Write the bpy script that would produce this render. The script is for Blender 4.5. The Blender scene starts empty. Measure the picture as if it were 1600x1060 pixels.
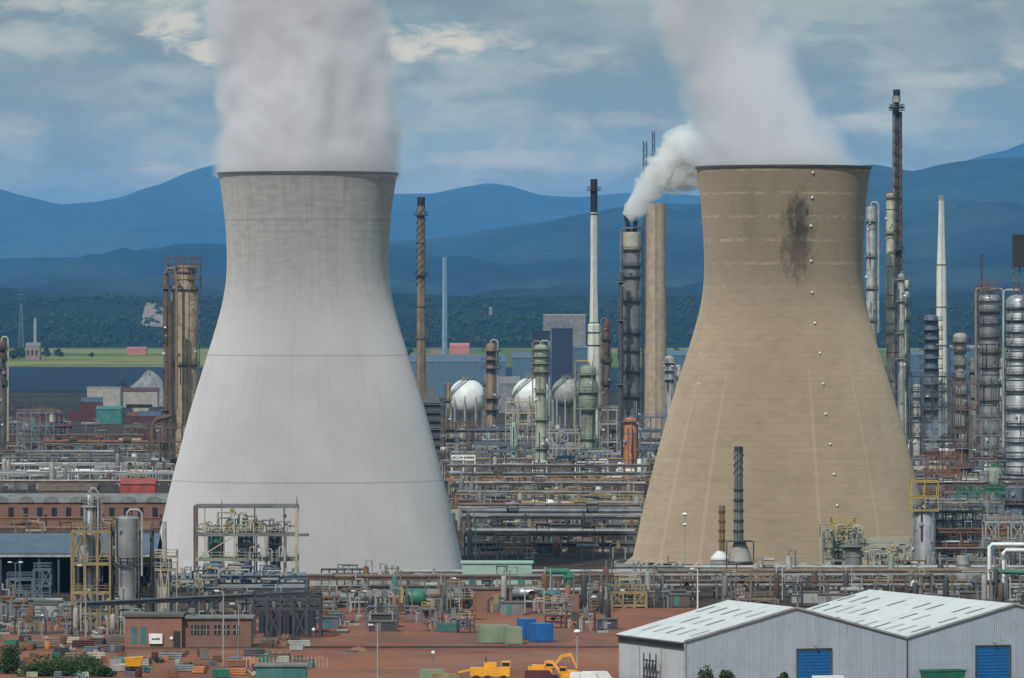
import bpy, math, random
from mathutils import Vector, noise
R = math.radians
random.seed(7)
SC = bpy.context.scene
COL = SC.collection
F = 10550.0          # focal length in pixels of the 1600 px wide frame
CH = 59.0            # camera height
HZ = 490.0           # horizon row

# ------------------------------------------------------------------ camera, sky, sun, exposure
cam = bpy.data.cameras.new('camera'); camo = bpy.data.objects.new('camera', cam); COL.objects.link(camo)
camo.location = (0, 0, CH); camo.rotation_euler = (R(90), 0, 0)
cam.sensor_width = 36; cam.lens = 36 * F / 1600; cam.shift_y = -(530 - HZ) / 1600
cam.clip_start = 1; cam.clip_end = 250000
SC.camera = camo
SC.view_settings.view_transform = 'Standard'; SC.view_settings.look = 'None'
SC.view_settings.gamma = 1; SC.view_settings.exposure = 0.36
SC.cycles.use_denoising = True
SC.cycles.max_bounces = 8; SC.cycles.volume_bounces = 6; SC.cycles.diffuse_bounces = 3
SC.cycles.glossy_bounces = 2; SC.cycles.transparent_max_bounces = 8
SC.cycles.volume_max_steps = 96
SC.cycles.sample_clamp_indirect = 4

SUN_AZ, SUN_EL = 22, 44      # degrees: from behind-left of the camera
sdir = Vector((-math.sin(R(SUN_AZ)) * math.cos(R(SUN_EL)), -math.cos(R(SUN_AZ)) * math.cos(R(SUN_EL)), math.sin(R(SUN_EL))))
sl = bpy.data.lights.new('sun', 'SUN'); so = bpy.data.objects.new('sun', sl); COL.objects.link(so)
sl.energy = 2.45; sl.angle = R(0.6); sl.color = (1.0, 0.955, 0.88)
so.rotation_euler = (-sdir).to_track_quat('-Z', 'Y').to_euler(); so.location = (0, 0, 500)

world = bpy.data.worlds.new('World'); SC.world = world; world.use_nodes = True
def make_world():
    nt = world.node_tree; N = nt.nodes; L = nt.links; N.clear()
    out = N.new('ShaderNodeOutputWorld'); bg = N.new('ShaderNodeBackground'); bg.inputs[1].default_value = 0.08
    L.new(bg.outputs[0], out.inputs[0])
    sky = N.new('ShaderNodeTexSky'); sky.sky_type = 'NISHITA'; sky.sun_disc = False
    sky.sun_elevation = R(SUN_EL); sky.sun_rotation = R(180 + SUN_AZ); sky.air_density = 1.6; sky.dust_density = 2.2; sky.ozone_density = 2.0
    geo = N.new('ShaderNodeTexCoord'); sep = N.new('ShaderNodeSeparateXYZ'); L.new(geo.outputs['Generated'], sep.inputs[0])
    def m(op, a, b=None, c=None, clamp=False):
        n = N.new('ShaderNodeMath'); n.operation = op; n.use_clamp = clamp
        for i, v in enumerate((a, b, c)):
            if v is None: continue
            if isinstance(v, (int, float)): n.inputs[i].default_value = v
            else: L.new(v, n.inputs[i])
        return n.outputs[0]
    az = m('ARCTAN2', sep.outputs[0], sep.outputs[1]); az = m('MULTIPLY', az, 57.2958)
    el = m('MULTIPLY', m('ARCSINE', sep.outputs[2]), 57.2958)
    comb = N.new('ShaderNodeCombineXYZ'); L.new(az, comb.inputs[0]); L.new(m('MULTIPLY', el, 2.6), comb.inputs[1])
    def noi(scale, detail, rough, off, dist=0.0):
        mp = N.new('ShaderNodeMapping'); mp.inputs['Location'].default_value = off; L.new(comb.outputs[0], mp.inputs[0])
        n = N.new('ShaderNodeTexNoise'); n.inputs['Scale'].default_value = scale; n.inputs['Detail'].default_value = detail
        n.inputs['Roughness'].default_value = rough; n.inputs['Distortion'].default_value = dist
        L.new(mp.outputs[0], n.inputs['Vector']); return n.outputs['Fac']
    def ss(x, a, b):
        n = N.new('ShaderNodeMapRange'); n.interpolation_type = 'SMOOTHSTEP'; L.new(x, n.inputs[0])
        n.inputs[1].default_value = a; n.inputs[2].default_value = b; return n.outputs[0]
    def mix(f, a, b):
        n = N.new('ShaderNodeMix'); n.data_type = 'RGBA'
        if isinstance(f, float): n.inputs[0].default_value = f
        else: L.new(f, n.inputs[0])
        for k, v in ((6, a), (7, b)):
            if isinstance(v, tuple): n.inputs[k].default_value = (*v, 1)
            else: L.new(v, n.inputs[k])
        return n.outputs[2]
    # broad soft stratus, greyer and bluer patches
    n1 = noi(0.55, 7, 0.55, (3.1, 1.7, 0), 0.4); n2 = noi(1.3, 6, 0.6, (9.4, 4.2, 0), 0.3)
    veil = ss(n1, 0.40, 0.60); dark = ss(n2, 0.44, 0.64)
    base = mix(0.62, sky.outputs[0], SKYBASE)
    c1 = mix(m('MULTIPLY', veil, 0.75), base, SKYVEIL)
    c2 = mix(m('MULTIPLY', dark, 0.5), c1, SKYDARK)
    # heaps of brighter cumulus at given bearings
    def pxaz(px): return math.degrees(math.atan((px - 800) / F))
    def pxel(py): return math.degrees(math.atan((HZ - py) / F))
    col = c2
    n3 = noi(2.6, 8, 0.62, (1.3, 8.8, 0), 0.5)
    for (px, py, rx, ry, amt) in CLOUDS:
        dx = m('DIVIDE', m('SUBTRACT', az, pxaz(px)), rx / F * 57.3)
        dy = m('DIVIDE', m('SUBTRACT', el, pxel(py)), ry / F * 57.3)
        d = m('SQRT', m('ADD', m('MULTIPLY', dx, dx), m('MULTIPLY', dy, dy)))
        v = m('SUBTRACT', m('ADD', m('SUBTRACT', 1.0, d), m('MULTIPLY', n3, 3.4)), 1.7)
        v = m('MULTIPLY', ss(v, -0.1, 1.0), amt)
        col = mix(v, col, SKYCREAM)
    for (px, py, rx, ry, amt) in DARKS:
        dx = m('DIVIDE', m('SUBTRACT', az, pxaz(px)), rx / F * 57.3); dy = m('DIVIDE', m('SUBTRACT', el, pxel(py)), ry / F * 57.3)
        d = m('SQRT', m('ADD', m('MULTIPLY', dx, dx), m('MULTIPLY', dy, dy)))
        col = mix(m('MULTIPLY', ss(m('ADD', m('SUBTRACT', 1.0, d), m('MULTIPLY', m('SUBTRACT', n2, .5), 1.4)), 0.0, 0.8), amt), col, SKYGREY)
    gr = mix(ss(el, 0.9, 3.2), (1.50, .95, .46), (.92, .66, .40))
    gr = mix(ss(el, 3.0, 14.0), gr, (1.1, 1.0, .92))
    mu = N.new('ShaderNodeMix'); mu.data_type = 'RGBA'; mu.blend_type = 'MULTIPLY'; mu.inputs[0].default_value = 1
    L.new(col, mu.inputs[6]); L.new(gr, mu.inputs[7]); col = mu.outputs[2]
    L.new(col, bg.inputs[0])
SKYBASE = (2.7, 5.1, 6.7); SKYVEIL = (6.2, 8.5, 9.6); SKYDARK = (2.4, 4.4, 5.7); SKYCREAM = (10.2, 12.0, 13.2)
SKYGREY = (2.9, 4.2, 4.9)
DARKS = [(70, 150, 230, 90, .75), (150, 215, 200, 40, .5), (1480, 60, 220, 70, .6), (880, 40, 200, 46, .5), (1250, 110, 120, 60, .4), (1560, 200, 120, 40, .4)]
CLOUDS = [(700, 62, 130, 30, .95), (640, 82, 60, 24, .9), (285, 35, 70, 60, .85), (335, 80, 40, 34, .8), (70, 5, 120, 22, .5), (60, 60, 130, 40, .3),
          (270, 265, 110, 18, .45), (900, 90, 110, 26, .35), (980, 190, 150, 22, .25), (1330, 190, 80, 18, .4), (1590, 95, 40, 22, .5),
          (1480, 130, 130, 18, .3), (800, 250, 200, 22, .35), (130, 150, 150, 30, .2), (1450, 60, 160, 14, .25), (40, 190, 60, 30, .3)]
make_world()
HAZE_D, HAZE_C = 1.75e-5, (.15, .45, .88)

# ------------------------------------------------------------------ pixel <-> world helpers (author-time survey of the place)
def W(px, py, Y): return Vector(((px - 800) * Y / F, Y, CH + (HZ - py) * Y / F))
def XW(px, Y): return (px - 800) * Y / F
def ZW(py, Y): return CH + (HZ - py) * Y / F
def GY(py): return CH * F / (py - HZ)

# ------------------------------------------------------------------ materials
def new_mat(name):
    m = bpy.data.materials.new(name); m.use_nodes = True
    b = m.node_tree.nodes['Principled BSDF']; return m, m.node_tree.nodes, m.node_tree.links, b
class G:
    def __init__(s, nt): s.N = nt.nodes; s.L = nt.links
    def m(s, op, a, b=None, clamp=False):
        n = s.N.new('ShaderNodeMath'); n.operation = op; n.use_clamp = clamp
        for i, v in enumerate((a, b)):
            if v is None: continue
            if isinstance(v, (int, float)): n.inputs[i].default_value = v
            else: s.L.new(v, n.inputs[i])
        return n.outputs[0]
    def co(s, kind='Object'): return s.N.new('ShaderNodeTexCoord').outputs[kind]
    def pos(s): return s.N.new('ShaderNodeNewGeometry').outputs['Position']
    def map(s, v, sc=(1, 1, 1), loc=(0, 0, 0)):
        n = s.N.new('ShaderNodeMapping'); n.inputs['Scale'].default_value = sc; n.inputs['Location'].default_value = loc
        s.L.new(v, n.inputs[0]); return n.outputs[0]
    def noise(s, v, scale, detail=4, rough=.55, dist=0):
        n = s.N.new('ShaderNodeTexNoise'); n.inputs['Scale'].default_value = scale; n.inputs['Detail'].default_value = detail
        n.inputs['Roughness'].default_value = rough; n.inputs['Distortion'].default_value = dist
        s.L.new(v, n.inputs['Vector']); return n.outputs['Fac']
    def ss(s, x, a, b, lo=0.0, hi=1.0):
        n = s.N.new('ShaderNodeMapRange'); n.interpolation_type = 'SMOOTHSTEP'; s.L.new(x, n.inputs[0])
        for i, v in ((1, a), (2, b), (3, lo), (4, hi)): n.inputs[i].default_value = v
        return n.outputs[0]
    def mix(s, f, a, b):
        n = s.N.new('ShaderNodeMix'); n.data_type = 'RGBA'
        if isinstance(f, (int, float)): n.inputs[0].default_value = f
        else: s.L.new(f, n.inputs[0])
        for k, v in ((6, a), (7, b)):
            if isinstance(v, (tuple, list)): n.inputs[k].default_value = (*v[:3], 1)
            else: s.L.new(v, n.inputs[k])
        return n.outputs[2]
    def sep(s, v):
        n = s.N.new('ShaderNodeSeparateXYZ'); s.L.new(v, n.inputs[0]); return n.outputs
    def bump(s, h, dist, strength, bsdf):
        n = s.N.new('ShaderNodeBump'); n.inputs['Distance'].default_value = dist; n.inputs['Strength'].default_value = strength
        s.L.new(h, n.inputs['Height']); s.L.new(n.outputs[0], bsdf.inputs['Normal'])
M = {}
def paint(name, c, rough=.55, metal=0.0, dirt=(.10, .06, .035), amt=.45, var=.35, streak=True, scale=.35):
    m, N, L, b = new_mat(name); g = G(m.node_tree); co = g.pos()
    n1 = g.noise(co, scale, 5, .6); n2 = g.noise(g.map(co, (1.4, 1.4, .16) if streak else (.8, .8, .8)), .9, 6, .65)
    dk = tuple(x * (1 - var) for x in c); lt = tuple(min(.9, x * (1 + var * .6)) for x in c)
    base = g.mix(g.ss(n1, .3, .7), dk, lt)
    col = g.mix(g.m('MULTIPLY', g.ss(n2, .50, .70), amt), base, dirt)
    L.new(col, b.inputs['Base Color']); b.inputs['Roughness'].default_value = rough; b.inputs['Metallic'].default_value = metal
    M[name] = m; return m
paint('silver', (.38, .39, .41), .42, .45, (.18, .15, .12), .35, .25)
paint('grey_steel', (.15, .155, .165), .6, 0, (.10, .07, .05), .5, .35)
paint('pale_steel', (.31, .31, .30), .55, 0, (.16, .12, .09), .5, .3)
paint('cream', (.38, .34, .26), .6, 0, (.20, .13, .07), .5, .25)
paint('dark_steel', (.045, .048, .055), .6, 0, (.08, .05, .035), .4, .4)
paint('black_paint', (.018, .019, .024), .5, 0, (.05, .04, .03), .3, .3)
paint('rust', (.17, .075, .038), .85, 0, (.30, .14, .07), .4, .4)
paint('rust_brown', (.105, .07, .052), .85, 0, (.20, .10, .055), .5, .4)
paint('light_blue', (.20, .31, .42), .6, 0, (.14, .2, .3), .3, .15)
paint('beige', (.32, .255, .18), .8, 0, (.15, .10, .07), .6, .25)
paint('tan_pipe', (.22, .155, .105), .7, 0, (.12, .07, .045), .5, .3)
paint('orange_rust', (.44, .17, .06), .8, 0, (.55, .09, .025), .6, .35)
paint('sage', (.22, .25, .20), .6, 0, (.12, .10, .06), .45, .3)
paint('pale_green', (.36, .39, .31), .6, 0, (.15, .13, .08), .4, .25)
paint('mint', (.29, .42, .36), .6, 0, (.20, .24, .20), .3, .15)
paint('green_paint', (.025, .15, .095), .5, 0, (.03, .09, .06), .3, .25)
paint('teal', (.04, .16, .15), .6, 0, (.05, .06, .05), .5, .3)
paint('yellow', (.40, .29, .075), .55, 0, (.20, .11, .04), .5, .25)
paint('dull_yellow', (.25, .19, .09), .7, 0, (.16, .08, .04), .6, .3)
paint('plant_yellow', (.78, .36, .02), .45, 0, (.35, .14, .03), .35, .15)
paint('white_paint', (.70, .71, .70), .5, 0, (.35, .32, .27), .4, .12)
paint('stack_white', (.62, .62, .57), .5, 0, (.35, .31, .24), .4, .12)
paint('blue_steel', (.10, .13, .175), .55, 0, (.08, .07, .07), .45, .3)
paint('navy', (.012, .025, .06), .6, 0, (.02, .03, .05), .3, .3)
paint('blue_paint', (.015, .12, .36), .45, 0, (.03, .07, .15), .3, .2)
paint('door_blue', (.008, .115, .33), .45, 0, (.01, .08, .22), .3, .1)
paint('container_green', (.20, .25, .17), .65, 0, (.13, .12, .08), .35, .15)
paint('red_paint', (.30, .05, .03), .6, 0, (.12, .05, .03), .4, .3)
paint('maroon', (.085, .018, .022), .65, 0, (.05, .02, .02), .4, .3)
paint('roof_grey', (.17, .17, .165), .8, 0, (.10, .09, .08), .5, .25)
paint('bitumen', (.10, .095, .085), .85, 0, (.17, .15, .12), .5, .25, False)
paint('roof_blue', (.075, .11, .155), .6, 0, (.10, .12, .14), .4, .2)
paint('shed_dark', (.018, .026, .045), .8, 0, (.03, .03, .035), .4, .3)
paint('dark_glass', (.02, .022, .026), .25, 0, (.03, .03, .03), .2, .2)
paint('concrete', (.33, .31, .28), .9, 0, (.18, .16, .14), .5, .2)
paint('tan_concrete', (.36, .28, .20), .85, 0, (.25, .15, .09), .55, .2)
paint('far_blue', (.065, .12, .18), .6, 0, (.14, .2, .3), .3, .15)
paint('far_red', (.42, .15, .12), .8, 0, (.3, .2, .15), .4, .2)
paint('far_stone', (.24, .17, .14), .85, 0, (.3, .26, .22), .4, .2)
paint('coal', (.012, .016, .022), .9, 0, (.03, .03, .035), .4, .3, False)
paint('gravel_white', (.20, .20, .21), .9, 0, (.2, .2, .22), .7, .3, False)
paint('bark', (.09, .065, .045), .9, 0, (.05, .04, .03), .4, .3)
def brick(name, c1=(.30, .115, .07), c2=(.21, .075, .05)):
    m, N, L, b = new_mat(name); g = G(m.node_tree); co = g.pos()
    t = N.new('ShaderNodeTexBrick'); s = g.sep(co); c = N.new('ShaderNodeCombineXYZ')
    L.new(g.m('ADD', s[0], g.m('MULTIPLY', s[1], .7)), c.inputs[0]); L.new(s[2], c.inputs[1]); L.new(c.outputs[0], t.inputs['Vector'])
    t.inputs['Scale'].default_value = 2.2; t.inputs['Color1'].default_value = (*c1, 1); t.inputs['Color2'].default_value = (*c2, 1)
    t.inputs['Mortar'].default_value = (.22, .17, .14, 1); t.inputs['Mortar Size'].default_value = .03
    n = g.noise(co, .25, 6, .65); col = g.mix(g.m('MULTIPLY', g.ss(n, .45, .7), .6), t.outputs[0], (.13, .075, .055))
    L.new(col, b.inputs['Base Color']); b.inputs['Roughness'].default_value = .9; M[name] = m
brick('brick'); brick('dull_brick', (.20, .085, .06), (.13, .055, .042))
def sheet_metal(name, c, axis=(1, 0), pitch=3.0, rough=.5, dirt=(.25, .25, .26), amt=.35, panel=True):
    m, N, L, b = new_mat(name); g = G(m.node_tree); co = g.pos(); s = g.sep(co)
    u = g.m('ADD', g.m('MULTIPLY', s[0], axis[0]), g.m('MULTIPLY', s[1], axis[1]))
    w = g.m('SINE', g.m('MULTIPLY', u, 2 * math.pi * pitch))
    st = g.noise(g.map(co, (1.2, 1.2, .12)), .8, 6, .65)
    seam = g.m('LESS_THAN', g.m('FRACT', g.m('DIVIDE', u, 1.9)), .05)
    pn = N.new('ShaderNodeTexWhiteNoise'); pn.noise_dimensions = '1D'; L.new(g.m('FLOOR', g.m('DIVIDE', u, 1.9)), pn.inputs['W'])
    base = g.mix(g.m('MULTIPLY', pn.outputs[0], .6), tuple(x * .92 for x in c), tuple(min(.9, x * 1.06) for x in c))
    col = g.mix(g.m('MULTIPLY', g.ss(st, .45, .72), amt), base, dirt)
    hs = g.m('LESS_THAN', g.m('ABSOLUTE', g.m('SUBTRACT', s[2], 3.9)), .04); col = g.mix(g.m('MULTIPLY', hs, .4), col, tuple(x * .5 for x in c))
    gr = g.noise(g.map(co, (.5, .5, .5)), .7, 7, .7); low = g.ss(s[2], 2.2, .2)
    col = g.mix(g.m('MULTIPLY', g.ss(gr, .52, .7), .3), col, (.20, .185, .17)); col = g.mix(g.m('MULTIPLY', low, .35), col, (.16, .13, .11))
    ru = g.noise(g.map(co, (2.5, 2.5, .2), (3, 3, 0)), .9, 5, .6); col = g.mix(g.m('MULTIPLY', g.ss(ru, .62, .75), .5), col, (.20, .11, .06))
    if panel: col = g.mix(g.m('MULTIPLY', seam, .35), col, tuple(x * .5 for x in c))
    L.new(col, b.inputs['Base Color']); b.inputs['Roughness'].default_value = rough
    g.bump(w, .03, .5, b); M[name] = m

# ---- cooling tower concrete
def tower_mat(name, light, dark, top_frac, zt, kind, org):
    m, N, L, b = new_mat(name); g = G(m.node_tree); co = g.co('Object'); s = g.sep(co)
    ang = g.m('ARCTAN2', s[0], g.m('MULTIPLY', s[1], -1)); z = s[2]
    cyl = N.new('ShaderNodeCombineXYZ'); L.new(g.m('MULTIPLY', ang, 30), cyl.inputs[0]); L.new(z, cyl.inputs[1]); cv = cyl.outputs[0]
    big = g.noise(cv, .05, 6, .6); fine = g.noise(g.map(cv, (.35, 1.6, 1)), .5, 7, .7); vert = g.noise(g.map(cv, (1.0, .06, 1)), .6, 6, .7)
    lift = N.new('ShaderNodeTexWhiteNoise'); lift.noise_dimensions = '1D'; L.new(g.m('FLOOR', g.m('DIVIDE', z, 1.35)), lift.inputs['W'])
    pc = N.new('ShaderNodeCombineXYZ'); L.new(g.m('FLOOR', g.m('DIVIDE', z, 1.35)), pc.inputs[0]); L.new(g.m('FLOOR', g.m('MULTIPLY', ang, 11.0)), pc.inputs[1])
    pan = N.new('ShaderNodeTexWhiteNoise'); pan.noise_dimensions = '2D'; L.new(pc.outputs[0], pan.inputs['Vector'])
    line = g.m('LESS_THAN', g.m('FRACT', g.m('DIVIDE', z, 1.35)), .16)
    base = g.mix(g.ss(big, .35, .65), tuple(x * .90 for x in light), light)
    if kind == 'grey':
        ht = g.ss(g.m('ADD', z, g.m('MULTIPLY', g.m('SUBTRACT', big, .5), 26)), zt * (1 - top_frac) - 6, zt * (1 - top_frac) + 22)
        mott = g.ss(g.m('ADD', g.m('MULTIPLY', fine, .6), g.m('MULTIPLY', vert, .5)), .42, .68)
        col = g.mix(g.m('MULTIPLY', ht, .62), base, dark)
        col = g.mix(g.m('MULTIPLY', g.m('MULTIPLY', ht, mott), .42), col, tuple(x * .55 for x in dark))
        col = g.mix(g.m('MULTIPLY', g.m('MULTIPLY', ht, g.ss(pan.outputs[0], .55, 1)), .12), col, tuple(x * .6 for x in dark))
        col = g.mix(g.m('MULTIPLY', line, g.m('ADD', g.m('MULTIPLY', ht, .09), .018)), col, tuple(x * .5 for x in dark))
        for zz in (ZW(555, 1500), ZW(750, 1500), ZW(345, 1500)):
            d = g.m('LESS_THAN', g.m('ABSOLUTE', g.m('SUBTRACT', z, zz)), .16)
            col = g.mix(g.m('MULTIPLY', d, .42), col, tuple(x * .45 for x in light))
        vl = g.m('LESS_THAN', g.m('FRACT', g.m('ADD', g.m('MULTIPLY', ang, 3.0), .35)), .012)
        col = g.mix(g.m('MULTIPLY', vl, .22), col, tuple(x * .5 for x in light))
        col = g.mix(g.m('MULTIPLY', g.ss(vert, .50, .75), .22), col, tuple(x * .6 for x in light))
    else:
        ht = g.ss(g.m('ADD', z, g.m('MULTIPLY', g.m('SUBTRACT', big, .5), 30)), zt * (1 - top_frac) - 8, zt * (1 - top_frac) + 12)
        col = g.mix(g.m('MULTIPLY', ht, .8), base, dark)
        col = g.mix(g.m('MULTIPLY', lift.outputs[0], .16), col, tuple(x * .72 for x in light))
        col = g.mix(g.m('MULTIPLY', g.ss(pan.outputs[0], .5, 1), .10), col, tuple(x * .6 for x in dark))
        col = g.mix(g.m('MULTIPLY', line, .13), col, tuple(x * .62 for x in dark))
        col = g.mix(g.m('MULTIPLY', g.ss(fine, .50, .72), .28), col, tuple(x * .62 for x in dark))
        # pale repair marks round the upper lifts
        rm = g.m('MULTIPLY', g.m('LESS_THAN', g.m('FRACT', g.m('DIVIDE', z, 5.4)), .12), g.ss(fine, .47, .56))
        col = g.mix(g.m('MULTIPLY', g.m('MULTIPLY', rm, ht), .5), col, tuple(min(.7, x * 1.25) for x in light))
        # pale runs down the lower shell
        for a0, w in ((-.62, .022), (.21, .018), (.66, .014), (-.98, .02)):
            d = g.m('ABSOLUTE', g.m('SUBTRACT', g.m('ADD', ang, g.m('MULTIPLY', g.m('SUBTRACT', vert, .5), .02)), a0))
            f = g.m('MULTIPLY', g.ss(d, w, w * .3), g.ss(z, zt * .62, zt * .35))
            col = g.mix(g.m('MULTIPLY', f, .35), col, tuple(min(.75, x * 1.3) for x in light))
        # soot stain: two plumes joining in a broad smear
        ws = g.m('MULTIPLY', g.m('SUBTRACT', g.noise(g.map(cv, (1, .6, 1)), .4, 7, .75), .5), 1)
        for (a0, z0, wa, wz, am) in ((.17, zt - 12.5, .11, 6.5, 1.1), (.05, zt - 10.5, .05, 4.5, .9), (.14, zt - 18.5, .22, 8.5, .85), (.23, zt - 9.5, .035, 3.5, .6), (-.45, zt - 11, .12, 9, .22)):
            da = g.m('DIVIDE', g.m('SUBTRACT', ang, a0), wa); dz = g.m('DIVIDE', g.m('SUBTRACT', z, z0), wz)
            d = g.m('ADD', g.m('SQRT', g.m('ADD', g.m('MULTIPLY', da, da), g.m('MULTIPLY', dz, dz))), g.m('MULTIPLY', ws, 3.0))
            col = g.mix(g.m('MULTIPLY', g.ss(d, 1.25, .3), am * .75), col, (.055, .048, .04))
    L.new(col, b.inputs['Base Color']); b.inputs['Roughness'].default_value = .92; b.inputs['Specular IOR Level'].default_value = .2; b.inputs['Diffuse Roughness'].default_value = 1.0
    g.bump(fine, .12, .35, b)
    M[name] = m
# ------------------------------------------------------------------ mesh builder
ORG = {}
class MB:
    def __init__(s): s.v = []; s.f = []
    def add(s, vs, fs):
        o = len(s.v); s.v.extend([tuple(p) for p in vs]); s.f.extend([tuple(i + o for i in f) for f in fs]); return s
    def box(s, x0, x1, y0, y1, z0, z1):
        vs = [(x, y, z) for z in (z0, z1) for y in (y0, y1) for x in (x0, x1)]
        return s.add(vs, [(0, 2, 3, 1), (4, 5, 7, 6), (0, 1, 5, 4), (2, 6, 7, 3), (0, 4, 6, 2), (1, 3, 7, 5)])
    def obox(s, c, sx, sy, sz, rz=0, z0=True):
        ca, sa = math.cos(rz), math.sin(rz); vs = []
        for dz in ((0, sz) if z0 else (-sz / 2, sz / 2)):
            for dy in (-sy / 2, sy / 2):
                for dx in (-sx / 2, sx / 2): vs.append((c[0] + dx * ca - dy * sa, c[1] + dx * sa + dy * ca, c[2] + dz))
        return s.add(vs, [(0, 2, 3, 1), (4, 5, 7, 6), (0, 1, 5, 4), (2, 6, 7, 3), (0, 4, 6, 2), (1, 3, 7, 5)])
    def bar(s, a, b, w, h=None):
        a = Vector(a); b = Vector(b); d = b - a
        if d.length < 1e-6: return s
        d.normalize(); up = Vector((0, 0, 1)) if abs(d.z) < .9 else Vector((0, 1, 0))
        u = d.cross(up).normalized() * w / 2; v = u.cross(d).normalized() * (h or w) / 2
        vs = [a - u - v, a + u - v, a + u + v, a - u + v, b - u - v, b + u - v, b + u + v, b - u + v]
        return s.add(vs, [(0, 1, 2, 3), (7, 6, 5, 4), (0, 4, 5, 1), (1, 5, 6, 2), (2, 6, 7, 3), (3, 7, 4, 0)])
    def tube(s, pts, r, n=8):
        pts = [Vector(p) for p in pts]; rings = []; k = len(pts)
        prev = None
        for i, p in enumerate(pts):
            d = (pts[min(i + 1, k - 1)] - pts[max(i - 1, 0)]).normalized()
            if prev is None:
                up = Vector((0, 0, 1)) if abs(d.z) < .9 else Vector((0, 1, 0)); u = d.cross(up).normalized()
            else: u = (prev - d * prev.dot(d)).normalized()
            prev = u; w = d.cross(u)
            rr = r[i] if isinstance(r, (list, tuple)) else r
            rings.append([p + (u * math.cos(2 * math.pi * j / n) + w * math.sin(2 * math.pi * j / n)) * rr for j in range(n)])
        fs = []
        for i in range(k - 1):
            for j in range(n): a = i * n + j; b_ = i * n + (j + 1) % n; fs.append((a, b_, b_ + n, a + n))
        fs.append(tuple(range(n - 1, -1, -1))); fs.append(tuple((k - 1) * n + j for j in range(n)))
        return s.add([q for rg in rings for q in rg], fs)
    def lathe(s, cx, cy, prof, n=20, caps=True):
        vs = []; fs = []
        for r, z in prof:
            for j in range(n): t = 2 * math.pi * j / n; vs.append((cx + r * math.cos(t), cy + r * math.sin(t), z))
        for i in range(len(prof) - 1):
            for j in range(n): a = i * n + j; b_ = i * n + (j + 1) % n; fs.append((a, b_, b_ + n, a + n))
        if caps: fs.append(tuple(range(n - 1, -1, -1))); fs.append(tuple((len(prof) - 1) * n + j for j in range(n)))
        return s.add(vs, fs)
    def hcyl(s, x0, x1, y, z, r, n=14, ax=0):
        prof = [(r * .45, 0), (r * .85, r * .22), (r, r * .5)]; Ln = x1 - x0
        pts = [p for p in prof] + [(q[0], Ln - q[1]) for q in reversed(prof)]
        vs = []; fs = []
        for rr, t in pts:
            for j in range(n):
                a = 2 * math.pi * j / n; p = (x0 + t, y + rr * math.cos(a), z + rr * math.sin(a))
                vs.append(p if ax == 0 else (y + rr * math.cos(a), x0 + t, z + rr * math.sin(a)))
        for i in range(len(pts) - 1):
            for j in range(n): a = i * n + j; b_ = i * n + (j + 1) % n; fs.append((a, a + n, b_ + n, b_) if ax == 0 else (a, b_, b_ + n, a + n))
        fs.append(tuple(range(n))); fs.append(tuple(range(len(pts) * n - 1, (len(pts) - 1) * n - 1, -1)))
        return s.add(vs, fs)
    def ball(s, c, r, n=8, k=6, sq=(1, 1, 1)):
        vs = [(c[0], c[1], c[2] - r * sq[2])]; fs = []
        for i in range(1, k):
            a = -math.pi / 2 + math.pi * i / k
            for j in range(n): t = 2 * math.pi * j / n; vs.append((c[0] + r * sq[0] * math.cos(a) * math.cos(t), c[1] + r * sq[1] * math.cos(a) * math.sin(t), c[2] + r * sq[2] * math.sin(a)))
        vs.append((c[0], c[1], c[2] + r * sq[2])); T = len(vs) - 1
        for j in range(n):
            fs.append((0, 1 + (j + 1) % n, 1 + j)); o = 1 + (k - 2) * n; fs.append((o + j, o + (j + 1) % n, T))
        for i in range(k - 2):
            for j in range(n): a = 1 + i * n + j; b_ = 1 + i * n + (j + 1) % n; fs.append((a, b_, b_ + n, a + n))
        return s.add(vs, fs)
    def prism(s, poly, y0, y1):      # poly in (x,z), extruded in y
        n = len(poly); vs = [(x, y0, z) for x, z in poly] + [(x, y1, z) for x, z in poly]
        fs = [tuple(range(n)), tuple(range(2 * n - 1, n - 1, -1))] + [(i, i + n, (i + 1) % n + n, (i + 1) % n) for i in range(n)]
        return s.add(vs, fs)
    def rail(s, pts, h=1.1, w=.10, step=3.0):
        pts = [Vector(p) for p in pts]
        for a, b in zip(pts[:-1], pts[1:]):
            d = (b - a).length; n = max(1, int(d / step))
            for hh in (h, h * .5): s.bar(a + Vector((0, 0, hh)), b + Vector((0, 0, hh)), w)
            for i in range(n + 1): p = a.lerp(b, i / n); s.bar(p, p + Vector((0, 0, h)), w)
        return s
    def build(s, name, mat, parent=None, smooth=True):
        if not s.v: return None
        me = bpy.data.meshes.new(name)
        o = ORG.get(parent.name, Vector((0, 0, 0))) if parent else Vector((0, 0, 0))
        me.from_pydata([(p[0] - o[0], p[1] - o[1], p[2] - o[2]) for p in s.v], [], s.f)
        if smooth:
            me.polygons.foreach_set('use_smooth', [True] * len(me.polygons)); me.set_sharp_from_angle(angle=R(38))
        me.materials.append(M[mat] if isinstance(mat, str) else mat)
        ob = bpy.data.objects.new(name, me); COL.objects.link(ob)
        if parent: ob.parent = parent; ORG[ob.name] = o
        return ob
def tag(o, label=None, cat=None, group=None, kind=None):
    if label: o['label'] = label
    if cat: o['category'] = cat
    if group: o['group'] = group
    if kind: o['kind'] = kind
    return o
def thing(name, label, cat, loc, group=None):
    o = bpy.data.objects.new(name, None); COL.objects.link(o); o.location = loc; o.empty_display_size = 1
    ORG[o.name] = Vector(loc); return tag(o, label, cat, group)
def solo(mb, name, mat, label, cat, loc, group=None):       # a thing that is one mesh, origin at its base
    ob = mb.build(name, mat); me = ob.data; L = Vector(loc)
    me.transform(__import__('mathutils').Matrix.Translation(-L)); ob.location = L
    return tag(ob, label, cat, group)
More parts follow.
